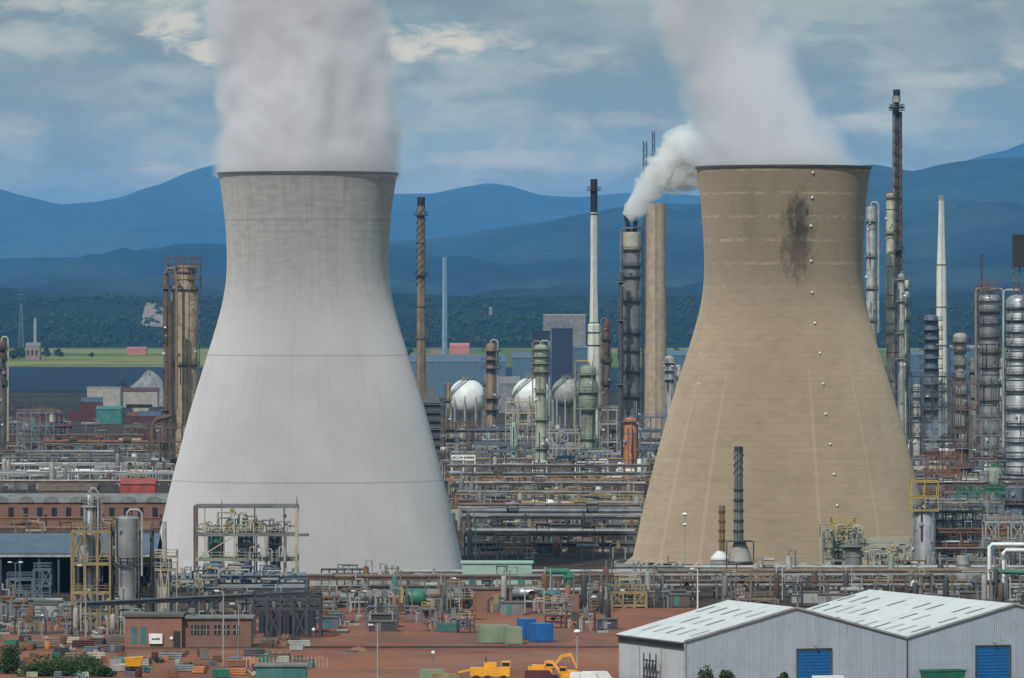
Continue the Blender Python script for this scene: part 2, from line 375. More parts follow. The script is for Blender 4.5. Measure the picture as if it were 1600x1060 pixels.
OCC = []     # footprints: (x0,x1,y0,y1)
def free(x0, x1, y0, y1, pad=.4):
    for a in OCC:
        if x0 - pad < a[1] and x1 + pad > a[0] and y0 - pad < a[3] and y1 + pad > a[2]: return False
    return True
def occ(x0, x1, y0, y1): OCC.append((x0, x1, y0, y1))

# ------------------------------------------------------------------ setting: ground, water, hills
def interp(pts, x):
    if x <= pts[0][0]: return pts[0][1]
    for (a, b), (c, d) in zip(pts[:-1], pts[1:]):
        if x <= c:
            t = (x - a) / (c - a); return b + (d - b) * t
    return pts[-1][1]
def fbm(x, y, o=5, z=0.0): return noise.fractal(Vector((x, y, z)), .9, 2.1, o)
def ground_mats():
    m, N, L, b = new_mat('land'); g = G(m.node_tree); co = g.pos()
    n = g.noise(co, .004, 6, .6); n2 = g.noise(co, .05, 6, .6)
    c = g.mix(g.ss(n, .4, .6), (.035, .038, .03), (.05, .045, .04)); c = g.mix(g.ss(n2, .45, .7), c, (.05, .045, .04))
    L.new(c, b.inputs['Base Color']); b.inputs['Roughness'].default_value = .95; M['land'] = m
    m, N, L, b = new_mat('site_ground'); g = G(m.node_tree); co = g.pos()
    n = g.noise(co, .02, 7, .65); n2 = g.noise(co, .25, 7, .7)
    c = g.mix(g.ss(n, .38, .62), (.048, .038, .034), (.085, .06, .048)); c = g.mix(g.m('MULTIPLY', g.ss(n2, .5, .7), .7), c, (.025, .023, .024))
    L.new(c, b.inputs['Base Color']); b.inputs['Roughness'].default_value = .95; M['site_ground'] = m
    m, N, L, b = new_mat('red_earth'); g = G(m.node_tree); co = g.pos()
    st = g.map(co, (.35, .10, 1))
    n = g.noise(st, .12, 7, .62, .6); n2 = g.noise(co, .5, 8, .72); n3 = g.noise(g.map(co, (.04, .025, 1)), .5, 6, .6, 1.2)
    c = g.mix(g.ss(n, .36, .64), (.19, .072, .044), (.28, .11, .065))
    c = g.mix(g.m('MULTIPLY', g.ss(n3, .52, .62), .6), c, (.13, .085, .066)); c = g.mix(g.m('MULTIPLY', g.ss(n3, .44, .38), .55), c, (.27, .15, .10))
    c = g.mix(g.m('MULTIPLY', g.ss(n2, .55, .75), .5), c, (.10, .065, .05))
    tr = g.noise(g.map(co, (.03, 1.1, 1)), 1.0, 5, .7, .8); pw = g.noise(g.map(co, (.05, .03, 1), (7, 3, 0)), 1.0, 4, .6)
    c = g.mix(g.m('MULTIPLY', g.m('MULTIPLY', g.ss(tr, .54, .60), g.ss(pw, .42, .56)), .6), c, (.085, .055, .045))
    c = g.mix(g.m('MULTIPLY', g.m('MULTIPLY', g.ss(tr, .44, .39), g.ss(pw, .40, .54)), .5), c, (.34, .20, .13))
    gv = g.noise(g.map(co, (.06, .05, 1), (2, 9, 0)), 1.0, 8, .7, .5); c = g.mix(g.m('MULTIPLY', g.ss(gv, .56, .62), .55), c, (.15, .13, .115))
    pu = g.noise(g.map(co, (.09, .06, 1), (5, 1, 0)), 1.0, 3, .5); f = g.ss(pu, .66, .69); c = g.mix(g.m('MULTIPLY', f, .8), c, (.045, .035, .032))
    L.new(g.m('SUBTRACT', .95, g.m('MULTIPLY', f, .7)), b.inputs['Roughness'])
    L.new(c, b.inputs['Base Color']); g.bump(n2, .3, .5, b); M['red_earth'] = m
    m, N, L, b = new_mat('water'); g = G(m.node_tree); co = g.pos()
    n = g.noise(g.map(co, (.02, .006, 1)), .6, 6, .6)
    c = g.mix(g.ss(n, .35, .65), (.003, .012, .03), (.006, .018, .04))
    L.new(c, b.inputs['Base Color']); b.inputs['Roughness'].default_value = .55; b.inputs['Specular IOR Level'].default_value = .05; M['water'] = m
    m, N, L, b = new_mat('far_fields'); g = G(m.node_tree); co = g.pos()
    v = N.new('ShaderNodeTexVoronoi'); v.inputs['Scale'].default_value = 1.0; L.new(g.map(co, (.0024, .0011, 0)), v.inputs['Vector'])
    s = g.sep(v.outputs['Color']); n = g.noise(g.map(co, (.01, .003, 0)), 1, 6, .6)
    c = g.mix(g.ss(s[0], .3, .7), (.10, .13, .03), (.19, .20, .055)); c = g.mix(g.m('MULTIPLY', g.ss(s[1], .6, .9), .6), c, (.24, .20, .09))
    c = g.mix(g.m('MULTIPLY', g.ss(n, .5, .7), .6), c, (.05, .075, .025)); L.new(c, b.inputs['Base Color']); b.inputs['Roughness'].default_value = .95; M['far_fields'] = m
    m, N, L, b = new_mat('far_slope'); g = G(m.node_tree); co = g.pos()
    v = N.new('ShaderNodeTexVoronoi'); v.inputs['Scale'].default_value = 1.0; L.new(g.map(co, (.004, .0016, 0)), v.inputs['Vector'])
    s = g.sep(v.outputs['Color']); n = g.noise(g.map(co, (.01, .003, 0)), 1, 6, .6)
    c = g.mix(g.ss(s[0], .72, .8), (.007, .013, .008), (.015, .024, .012)); c = g.mix(g.m('MULTIPLY', g.ss(n, .5, .65), .8), c, (.012, .022, .012))
    L.new(c, b.inputs['Base Color']); b.inputs['Roughness'].default_value = .95; M['far_slope'] = m
    m, N, L, b = new_mat('hill_heath_shade'); g = G(m.node_tree); co = g.pos()
    n = g.noise(g.map(co, (1, .4, 2)), .0007, 9, .7); n2 = g.noise(g.map(co, (1, .3, 3)), .0035, 6, .6)
    c = g.mix(g.ss(n, .42, .64), (.002, .007, .011), (.030, .046, .040)); c = g.mix(g.m('MULTIPLY', g.ss(n2, .55, .7), .6), c, (.020, .024, .022))  # heath and grass tones; shade of folds and distance blue put into colour
    L.new(c, b.inputs['Base Color']); b.inputs['Roughness'].default_value = .95; M['hill_heath_shade'] = m
ground_mats()
for k_ in ('land', 'site_ground', 'red_earth', 'far_fields', 'far_slope', 'hill_heath_shade', 'water'): M[k_].node_tree.nodes['Principled BSDF'].inputs['Specular IOR Level'].default_value = .03 if k_ != 'red_earth' else .08
g_ = MB(); g_.add([(-60000, -500, 0), (60000, -500, 0), (60000, 110000, 0), (-60000, 110000, 0)], [(0, 1, 2, 3)])
tag(g_.build('ground', 'land', smooth=False), kind='structure')
g_ = MB(); g_.add([(-700, 900, .004), (700, 900, .004), (700, 3800, .004), (-700, 3800, .004)], [(0, 1, 2, 3)])
tag(g_.build('refinery_ground', 'site_ground', smooth=False), kind='structure')
g_ = MB(); g_.add([(-95, 1000, .008), (60, 1000, .008), (60, 1352, .008), (-60, 1352, .008), (-60, 1302, .008), (-95, 1290, .008)], [(0, 1, 2, 3, 4, 5)])
tag(g_.build('earth_yard', 'red_earth', smooth=False), kind='structure')
g_ = MB()
for (x0, x1, y0, y1) in ((-95, 60, 1188, 1196), (-95, -30, 1242, 1252)):
    g_.add([(x0, y0, .013), (x1, y0 + 3, .013), (x1, y1 + 3, .013), (x0, y1, .013)], [(0, 1, 2, 3)])
tag(g_.build('track', 'site_ground', smooth=False), kind='structure')
g_ = MB(); g_.add([(-4000, 5050, .4), (4000, 5050, .4), (4000, 7480, .4), (-4000, 7480, .4)], [(0, 1, 2, 3)])
tag(g_.build('water', 'water', smooth=False), kind='structure')

def terrain(name, mat, x0, x1, nx, ys, zf):
    mb = MB(); vs = []; fs = []
    for j, y in enumerate(ys):
        k = y / ys[-1] if False else 1
        for i in range(nx + 1): x = x0 + (x1 - x0) * i / nx; vs.append((x, y, zf(x, y)))
    for j in range(len(ys) - 1):
        for i in range(nx): a = j * (nx + 1) + i; fs.append((a, a + 1, a + nx + 2, a + nx + 1))
    mb.add(vs, fs); return tag(mb.build(name, mat), kind='structure')
def shore(x): return 7330 + 90 * fbm(x * .002, 3.3)
def zf_field(x, y):
    t = max(0, min(1, (y - shore(x)) / 60)); return -1 + 2.6 * t + .5 * fbm(x * .004, y * .004) * t
terrain('fields', 'far_fields', -2600, 2600, 120, [7200 + 40 * i for i in range(14)] + [7800 + 350 * i for i in range(11)], zf_field)
def zslope(x, y):
    t = max(0, min(1, (y - 11200) / 3300)); return .8 + 92 * t ** 1.25 + 6 * fbm(x * .0015, y * .0008) * t
terrain('wooded_slope', 'far_slope', -2800, 2800, 140, [11180 + 160 * i for i in range(22)], zslope)
def ridge(name, prof, Yr, Yf, zfoot, amp, seed, back=3000, half=4200, fs=.5):
    ys = [Yf + (Yr - Yf) * (i / 34) for i in range(35)] + [Yr + back * (i / 6) for i in range(1, 7)]
    def zf(x, y):
        px = 800 + x * F / Yr
        H = ZW(interp(prof, px), Yr) + 7 * Yr / 17000 * fbm(x * .0016 * fs, seed, 6)
        if y <= Yr:
            t = (y - Yf) / (Yr - Yf); e = 4 * t * (1 - t)
            return zfoot + (H - zfoot) * (t ** 1.15) + amp * e * (fbm(x * .0016 * fs + .35 * fbm(x * .0003, y * .0003), y * .0005 * fs + seed, 7) * 1.1 - .45)
        t = (y - Yr) / back; return H * (1 - .6 * t * t) 
    return terrain(name, 'hill_heath_shade', -half, half, 260, ys, zf)
ridge('near_hills', [(-900, 430), (-300, 408), (0, 404), (60, 405), (130, 407), (200, 398), (260, 388), (350, 379), (480, 376), (610, 378), (690, 371), (780, 354), (850, 345), (900, 334),
                     (960, 324), (1020, 318), (1090, 319), (1180, 300), (1270, 278), (1340, 258), (1370, 255), (1400, 262), (1430, 266), (1460, 258), (1500, 252), (1600, 246), (1800, 250), (2300, 300)],
      34000, 14500, 84, 190, 4.2, 4500, 6400)
ridge('far_hills', [(-700, 330), (-200, 300), (0, 294), (30, 304), (90, 319), (150, 316), (220, 300), (260, 284), (300, 268), (340, 259), (400, 262), (470, 285), (560, 300), (620, 304), (680, 301),
                    (720, 292), (765, 284), (800, 290), (840, 304), (900, 308), (950, 304), (1000, 300), (1060, 304), (1150, 310), (1300, 300), (1420, 282), (1480, 262), (1540, 241), (1570, 234), (1600, 221), (1800, 190), (2300, 220)],
      60000, 40000, 60, 330, 9.7, 9000, 10400)

# ------------------------------------------------------------------ foliage
def leaf_mat(name, c1, c2):
    m, N, L, b = new_mat(name); g = G(m.node_tree); co = g.pos()
    n = g.noise(co, .35, 4, .6); oi = N.new('ShaderNodeNewGeometry').outputs['Random Per Island']
    c = g.mix(g.ss(n, .35, .65), c1, c2); c = g.mix(g.m('MULTIPLY', oi, .5), c, tuple(x * 1.5 for x in c2))
    L.new(c, b.inputs['Base Color']); b.inputs['Roughness'].default_value = .7; b.inputs['Specular IOR Level'].default_value = .2; M[name] = m
leaf_mat('leaf_dark', (.018, .035, .012), (.045, .075, .02)); leaf_mat('leaf_far', (.009, .018, .009), (.022, .036, .015))
def leaves(mb, c, rad, n, size, rnd, clumps=9):
    cs = []
    for _ in range(clumps):
        a = rnd.uniform(0, 6.28); rr = rnd.random() ** .6; z = rnd.uniform(-.7, .8)
        k = math.sqrt(max(0, 1 - z * z * .8)); cs.append((c[0] + rad[0] * .72 * rr * k * math.cos(a), c[1] + rad[1] * .72 * rr * k * math.sin(a), c[2] + rad[2] * .75 * z, rnd.uniform(.26, .5)))
    for _ in range(n):
        q = rnd.choice(cs); v = Vector((rnd.gauss(0, 1), rnd.gauss(0, 1), rnd.gauss(0, 1))).normalized() * q[3] * (.55 + .45 * rnd.random())
        p = Vector((q[0] + v.x * rad[0], q[1] + v.y * rad[1], max(q[2] + v.z * rad[2], .05)))
        u = Vector((rnd.gauss(0, 1), rnd.gauss(0, 1), rnd.gauss(0, 1))).normalized(); w = u.cross(Vector((rnd.gauss(0, 1), rnd.gauss(0, 1), rnd.gauss(0, 1)))).normalized()
        s_ = size * rnd.uniform(.6, 1.3)
        mb.add([p - u * s_, p + w * s_ * .7, p + u * s_, p - w * s_ * .7], [(0, 1, 2, 3)])
def tree(px, base_py, hpx, wpx, Y, label, group, seed, name='tree', cat='tree', n=420, z0=0., leafs='leaf_far', size=None, trunk=.25, clumps=9):
    rnd = random.Random(seed); s = Y / F; x = XW(px, Y); h = hpx * s; w = wpx * s
    t = thing(name, label, cat, (x, Y, z0), group)
    mb = MB(); mb.tube([(x, Y, z0 - .3), (x + w * .03, Y, z0 + h * .3), (x - w * .02, Y, z0 + h * .62)], [max(.02 * h, .08), .014 * h, .006 * h], 6)
    for k in range(4):
        a = rnd.uniform(0, 6.28); mb.tube([(x, Y, z0 + h * (.2 + .08 * k)), (x + math.cos(a) * w * .28, Y + math.sin(a) * w * .28, z0 + h * (.45 + .1 * k))], [.008 * h, .003 * h], 5)
    mb.build('trunk', 'bark', t)
    mb = MB(); c = (x, Y, z0 + h * (trunk + (1 - trunk) / 2)); leaves(mb, c, (w / 2, w / 2, h * (1 - trunk) / 2), n, size or h * .05, rnd, clumps)
    mb.build('crown', leafs, t, smooth=False); return t
def wood(x0, x1, y0, y1, n, hmin, hmax, seed, gaps=()):
    rnd = random.Random(seed); mb = MB()
    for _ in range(n):
        x = rnd.uniform(x0, x1); y = rnd.uniform(y0, y1); px = 800 + x * F / y
        if fbm(x * .004, y * .0016 + seed, 3) < -.22: continue
        h = rnd.uniform(hmin, hmax); w = h * rnd.uniform(.6, 1.1); z = zslope(x, y) if y > 11200 else 1.2
        for k in range(2):
            cx = x + rnd.uniform(-.3, .3) * w; cz = z + h * rnd.uniform(.35, .62)
            mb.ball((cx, y + rnd.uniform(-2, 2), cz), w * rnd.uniform(.22, .36), 5, 4, (1, 1, rnd.uniform(.8, 1.2)))
        leaves(mb, (x, y, z + h * .55), (w * .65, w * .65, h * .55), 22, h * .11, rnd, 5)
    o = mb.build('wood', 'leaf_far', smooth=False); return tag(o, kind='stuff')
wood(-1050, 1050, 11240, 11600, 700, 13, 24, 3)
wood(-1150, 1150, 11700, 12900, 1500, 9, 17, 11)
wood(-1300, 1300, 12900, 14400, 1500, 9, 17, 23)
wood(-820, -600, 8200, 8700, 90, 9, 17, 5)
qv = [(219, 12720), (262, 12700), (266, 13900), (228, 14000)]
qm = MB(); qm.add([(XW(a, y), y, zslope(XW(a, y), y) + 4) for a, y in qv] + [(XW(a, y), y, zslope(XW(a, y), y) - 3) for a, y in qv], [(0, 1, 2, 3), (0, 4, 5, 1), (1, 5, 6, 2), (2, 6, 7, 3), (3, 7, 4, 0)])
tag(qm.build('quarry_ground', 'far_stone', smooth=False), kind='structure')
# trees standing singly on the far shore
for k, (px, hh) in enumerate(((70, 20), (92, 17), (143, 9), (625, 22), (640, 15), (1056, 16), (1466, 20), (1520, 15))):
    tree(px, 0, hh, hh * 1.1, 8600 + 60 * k, 'dark round tree on the far green shore', 'trees on the far shore', 40 + k, z0=1.4, n=260, size=1.2, trunk=.1)

# ------------------------------------------------------------------ cooling towers
def tower(name, label, px, Y, prof, mat, rimmat):
    cx = XW(px, Y); s = Y / F; t = thing(name, label, 'cooling tower', (cx, Y, 0), 'large cooling towers')
    pts = [(ZW(py, Y), hw * s) for py, hw in prof]; pts.sort()
    zt = pts[-1][0]
    # smooth profile: Catmull-Rom through surveyed radii
    zs = [p[0] for p in pts]; rs = [p[1] for p in pts]; out = []
    nseg = 72
    def rad(z):
        i = 0
        while i < len(zs) - 2 and z > zs[i + 1]: i += 1
        t_ = (z - zs[i]) / (zs[i + 1] - zs[i])
        def sl(k):
            if k <= 0: return (rs[1] - rs[0]) / (zs[1] - zs[0])
            if k >= len(zs) - 1: return (rs[-1] - rs[-2]) / (zs[-1] - zs[-2])
            return (rs[k + 1] - rs[k - 1]) / (zs[k + 1] - zs[k - 1])
        d = zs[i + 1] - zs[i]; a, b_, c, e = rs[i], rs[i + 1], sl(i) * d, sl(i + 1) * d
        return a * (2 * t_**3 - 3 * t_**2 + 1) + c * (t_**3 - 2 * t_**2 + t_) + b_ * (-2 * t_**3 + 3 * t_**2) + e * (t_**3 - t_**2)
    z0 = 1.6
    P_ = [(rad(z0 + (zt - z0) * i / nseg), z0 + (zt - z0) * i / nseg) for i in range(nseg + 1)]
    mb = MB(); inner = [(r - .6, z) for r, z in reversed(P_)]
    mb.lathe(cx, Y, P_ + inner + [P_[0]], 128, caps=False)
    ob = mb.build('shell', mat, t)
    mb = MB(); r = P_[-1][0]; mb.lathe(cx, Y, [(r + .01, zt - .3), (r + .35, zt - .25), (r + .35, zt + .25), (r - .5, zt + .25), (r - .5, zt + .02)], 128, caps=False); mb.build('rim', rimmat, t)
    r0 = P_[0][0]
    for k in range(36):     # raking columns round the air inlet
        mb = MB(); a = 2 * math.pi * k / 36; b_ = a + math.pi / 36; c = a + 2 * math.pi / 36; rb = r0 + 2.2
        top = (cx + (r0 - .3) * math.cos(b_), Y + (r0 - .3) * math.sin(b_), z0 + .4)
        mb.tube([(cx + rb * math.cos(a), Y + rb * math.sin(a), 0), top], .4, 6); mb.tube([(cx + rb * math.cos(c - .012), Y + rb * math.sin(c - .012), 0), top], .4, 6)
        mb.build('inlet_strut', 'concrete', t)
    mb = MB(); mb.lathe(cx, Y, [(r0 + 4.2, 0), (r0 + 4.2, 1.2), (r0 + 3.8, 1.2), (r0 + 3.8, .3), (0.01, .3)], 96, caps=False); mb.build('basin', 'concrete', t)
    occ(cx - r0 - 5, cx + r0 + 5, Y - r0 - 5, Y + r0 + 5)
    return t, cx, Y, rad, zt
LT_P = [(272, 139.5), (300, 135), (350, 129), (400, 126.5), (440, 128), (480, 135), (520, 146), (555, 157), (600, 171), (650, 186), (700, 199), (750, 212), (800, 224), (850, 235), (905, 246)]
RT_P = [(262, 136), (300, 131), (350, 126.5), (400, 124), (440, 124.5), (480, 130), (520, 140.5), (560, 153), (600, 166), (650, 181), (700, 195), (750, 208), (800, 220), (850, 231), (886, 239)]
YL, YR_ = 1500.0, GY(886)
tower_mat('tower_grey', (.50, .485, .495), (.345, .335, .325), .36, ZW(272, YL), 'grey', None)
tower_mat('tower_tan', (.41, .325, .23), (.25, .205, .155), .33, ZW(262, YR_), 'tan', None)
LT = tower('cooling_tower', 'pale grey concrete cooling tower on the left, dark weathered band below its rim', 481, YL, LT_P, 'tower_grey', 'dark_steel')
RT = tower('cooling_tower', 'tan brown concrete cooling tower on the right with a black soot stain near its rim', 1224, YR_, RT_P, 'tower_tan', 'dark_steel')
def on_shell(T, px, py):
    t, cx, Yc, rad, zt = T; z = ZW(py, Yc); 
    for _ in range(3): 
        r = rad(z); x = XW(px, Yc - r * .9) - cx; d = math.sqrt(max(.01, r * r - x * x)); y = Yc - d; z = ZW(py, y)
    return Vector((XW(px, y), y, z))
for (px, py) in ((1270, 270), (1269, 309), (1267, 353), (1267, 408), (1269, 457), (1273, 505), (1281, 552), (1286, 600), (1290, 647), (1297, 694), (1303, 741), (1308, 790), (1095, 552), (1098, 505), (1092, 600)):
    p = on_shell(RT, px, py); mb = MB(); mb.ball((p.x, p.y - .25, p.z), .30 if px > 1200 else .22, 8, 6); mb.build('lamp', 'white_paint', RT[0])

# ------------------------------------------------------------------ steam
def steam(name, label, x, y, z, H, R0, R1, lean, curve, dens, ns, seed, cols=(.92, .93, .97), edge=.35, squash=1.0, low=0.3, fade=None, rate=1.0, rc=0.0, thr=(.0, .5), nz=1.0, rm=None, rot=0.0):
    """closed tube domain following axis x = lean*t + curve*t^2 (t = height above the mouth)"""
    t_ = MB(); prof = []; k = 22; n = 28; vs = []; fs = []
    for i in range(k + 1):
        h = H * i / k; r = (R0 + (R1 - R0) * (i / k) + rc * math.sin(math.pi * i / k)) * 1.22 if i else (rm or R0 * .985)
        ax = lean * h + curve * h * h
        for j in range(n): a = 2 * math.pi * j / n; vs.append((ax + r * math.cos(a), r * math.sin(a) * squash, h))
    for i in range(k):
        for j in range(n): a = i * n + j; b_ = i * n + (j + 1) % n; fs.append((a, b_, b_ + n, a + n))
    fs.append(tuple(range(n - 1, -1, -1))); fs.append(tuple(k * n + j for j in range(n)))
    t_.add(vs, fs)
    m = bpy.data.materials.new(name); m.use_nodes = True; nt = m.node_tree; nt.nodes.clear(); g = G(nt)
    out = g.N.new('ShaderNodeOutputMaterial'); pv = g.N.new('ShaderNodeVolumePrincipled'); nt.links.new(pv.outputs[0], out.inputs['Volume'])
    pv.inputs['Color'].default_value = (*cols, 1); pv.inputs['Anisotropy'].default_value = 0.15
    co = g.co('Object'); s = g.sep(co); X, Y_, Z = s[0], s[1], s[2]
    ax = g.m('ADD', g.m('MULTIPLY', Z, lean), g.m('MULTIPLY', g.m('MULTIPLY', Z, Z), curve))
    dx = g.m('SUBTRACT', X, ax); dy = g.m('DIVIDE', Y_, squash)
    u = g.m('DIVIDE', Z, H, True)
    rr = g.m('ADD', g.m('ADD', R0 * 1.0, g.m('MULTIPLY', u, R1 - R0)), g.m('MULTIPLY', g.m('SINE', g.m('MULTIPLY', u, math.pi)), rc))
    d = g.m('DIVIDE', g.m('SQRT', g.m('ADD', g.m('MULTIPLY', dx, dx), g.m('MULTIPLY', dy, dy))), rr)
    nA = g.noise(g.map(co, (1, 1, 1), (seed, 0, 0)), ns, 7, .66, .5)
    grow = g.ss(Z, 0, R0 * .6)     # billows start above the mouth
    v = g.m('ADD', g.m('SUBTRACT', 1.0, d), g.m('MULTIPLY', g.m('MULTIPLY', g.m('SUBTRACT', nA, .5), 1.9 * nz), grow))
    v = g.ss(v, thr[0], thr[1])
    nB = g.noise(g.map(co, (1, 1, 1), (seed + 9, 3, 0)), ns * .9, 6, .62, .4)
    v = g.m('MULTIPLY', v, g.ss(nB, .3, .68, low, 1.0))
    if fade: v = g.m('MULTIPLY', v, g.ss(u, fade[0], fade[1], 1, fade[2]))
    nt.links.new(g.m('MULTIPLY', v, dens), pv.inputs['Density'])
    m.cycles.volume_step_rate = rate
    M[name] = m
    ob = t_.build('steam_plume', name, None, smooth=False); ob.location = (x, y, z); ob.rotation_euler = (0, rot, 0); return tag(ob, label, 'steam plume', 'steam plumes', 'stuff')
t, cx, Y, rad, zt = LT
steam('steam_left', 'thick pale steam plume rising straight from the grey cooling tower', cx, Y, zt - 1.5, 70, 21.6, 19.0, -.02, -.0006, .48, .040, 2.0, low=.8, edge=.2, thr=(-.02, .26), rate=.8, rm=19.1, nz=.46, cols=(.985, .975, 1.0))
t, cx, Y, rad, zt = RT
steam('steam_right', 'thinner steam plume leaning left above the tan cooling tower', cx - 1.5, Y, zt - 1.5, 70, 21.5, 17.0, -.42, .0010, .28, .042, 5.0, low=.4, thr=(-.02, .5), rate=.9, rc=-4.0, rm=18.4, nz=.75, cols=(.985, .975, 1.0))

# ================================================================== industrial builders
rnd = random.Random(11)
def vessel(px, yt, Y, wpx, label, mat='silver', cat='process column', name='process_column', base=0.0, dome=.5, plats=(), pmat='grey_steel', ladder=True, pipe=None, bands=0, skirt=True,
           sections=None, group=None, topgear=True, n=20, bandmat=None, ladmat='grey_steel', plat_ext=1.1, platdeep=.35):
    """vertical vessel; px centre, yt top row, wpx diameter in photo pixels at depth Y; plats = rows of platforms"""
    s = Y / F; x = XW(px, Y); r = wpx * s / 2; zt = ZW(yt, Y); t = thing(name, label, cat, (x, Y, base), group)
    secs = sections or [(yt, 1.0)]     # (row where the section starts going down, radius factor)
    zs = []
    for k, (row, f) in enumerate(secs):
        z1 = ZW(row, Y) - (r * dome * secs[0][1] if k == 0 else 0); zs.append((z1, r * f))
    sk = base + (min(3.0, (zt - base) * .08) if skirt else 0)
    prof = [(zs[-1][1], sk)]
    for k in range(len(zs) - 1, -1, -1):
        z1, rr = zs[k]; prof.append((rr, z1 - (0 if k == 0 else .3)))
        if k > 0: prof.append((zs[k - 1][1], z1 + abs(zs[k - 1][1] - rr) * 1.2 + .3))
    rt = zs[0][1]; zb = zs[0][0]
    for a in (25, 50, 70, 86): prof.append((rt * math.cos(R(a)), zb + rt * dome * math.sin(R(a))))
    MB().lathe(x, Y, prof, n).build('shell', mat, t)
    if skirt: MB().lathe(x, Y, [(zs[-1][1] * 1.12, base), (zs[-1][1] * 1.03, base + .4), (zs[-1][1] * 1.01, sk - .02)], n).build('skirt', pmat, t)
    def rad_at(z):
        for z1, rr in zs[1:][::-1]:
            if z <= z1: return rr
        return rt
    if bands:
        for k in range(bands):
            z = sk + (zb - sk) * (k + .5) / bands; rr = rad_at(z)
            MB().lathe(x, Y, [(rr - .05, z - .16), (rr + .12, z - .16), (rr + .12, z + .16), (rr - .05, z + .16)], n, caps=False).build('stiffener_ring', bandmat or pmat, t)
    for row in plats:
        z = ZW(row, Y); rr = rad_at(z); ro = rr + plat_ext; a0 = rnd.uniform(-.5, .8); sw = 5.2
        mb = MB(); k = 16; vs = []
        for i in range(k + 1):
            a = -math.pi / 2 + a0 - sw / 2 + sw * i / k
            for q in (rr * .98, ro):
                for dz in (-platdeep, 0): vs.append((x + q * math.cos(a), Y + q * math.sin(a), z + dz))
        fs = []
        for i in range(k):
            o = 4 * i; fs += [(o + 1, o + 3, o + 7, o + 5), (o, o + 4, o + 6, o + 2), (o + 2, o + 6, o + 7, o + 3), (o, o + 1, o + 5, o + 4)]
        fs += [(0, 2, 3, 1), (4 * k, 4 * k + 1, 4 * k + 3, 4 * k + 2)]
        pf = mb.add(vs, fs).build('platform', pmat, t)
        pts = [(x + (ro - .08) * math.cos(-math.pi / 2 + a0 - sw / 2 + sw * i / 8), Y + (ro - .08) * math.sin(-math.pi / 2 + a0 - sw / 2 + sw * i / 8), z) for i in range(9)]
        MB().rail(pts, 1.2, .11, 2.4).build('railing', pmat, pf)
    if ladder and zt - base > 8:
        mb = MB(); a = -math.pi / 2 + (.9 if px % 2 else -.7); lx, ly = x + (r + .35) * math.cos(a), Y + (r + .35) * math.sin(a)
        for dx in (-.3, .3): mb.bar((lx + dx, ly, base + .3), (lx + dx, ly, zb), .10)
        z = base + 1
        while z < zb: mb.bar((lx - .3, ly, z), (lx + .3, ly, z), .09); z += 1.6
        mb.build('ladder', ladmat, t)
    if pipe:     # overhead line: out of the crown and down one side
        for (dirx, pr, zend, pmt) in pipe:
            rr = pr; ox = x + dirx * (r + rr + .5); yy = Y - r * .4
            top = zt + .9 + rr
            pts = [(x, yy, zt - .3), (x, yy, top - .6), (x + dirx * .5, yy, top), (ox - dirx * .6, yy, top), (ox, yy, top - .7), (ox, yy, max(base + .5, ZW(zend, Y)))]
            MB().tube(pts, rr, 10).build('overhead_pipe', pmt, t)
    if zt - base > 14 and plats:      # small lines and boxes fixed round the shell
        q = random.Random(int(px * 7 + yt)); H_ = zb - sk
        for k in range(min(9, 3 + int(H_ / 9))):
            a = -math.pi / 2 + q.uniform(-1.25, 1.25); z0 = sk + H_ * q.uniform(.02, .8); z1 = min(zb, z0 + q.uniform(3, 16)); rr = rad_at(z0) + .35
            p0 = (x + rr * math.cos(a), Y + rr * math.sin(a)); ri = (x + (rr - .5) * math.cos(a), Y + (rr - .5) * math.sin(a))
            MB().tube([(*ri, z0), (*p0, z0 + .1), (*p0, z1 - .1), (*ri, z1)], q.uniform(.1, .24), 6).build('riser_pipe', q.choice((mat, 'pale_steel', 'tan_pipe', 'dark_steel')), t)
        for k in range(min(6, 2 + int(H_ / 14))):
            a = -math.pi / 2 + q.uniform(-1.3, 1.3); z0 = sk + H_ * q.uniform(.05, .98); rr = rad_at(z0)
            MB().tube([(x + (rr - .2) * math.cos(a), Y + (rr - .2) * math.sin(a), z0), (x + (rr + .7) * math.cos(a), Y + (rr + .7) * math.sin(a), z0)], q.uniform(.3, .5), 8).build('manway', q.choice(('pale_steel', mat, 'white_paint')), t)
    if topgear:
        mb = MB(); mb.tube([(x, Y, zt - .2), (x, Y, zt + .8)], r * .16, 8)
        mb.tube([(x + r * .4, Y - r * .3, zt - r * .3), (x + r * .4, Y - r * .3, zt + 1.4)], .14, 6); mb.build('nozzle', pmat, t)
    occ(x - r - .6, x + r + .6, Y - r - .6, Y + r + .6); return t
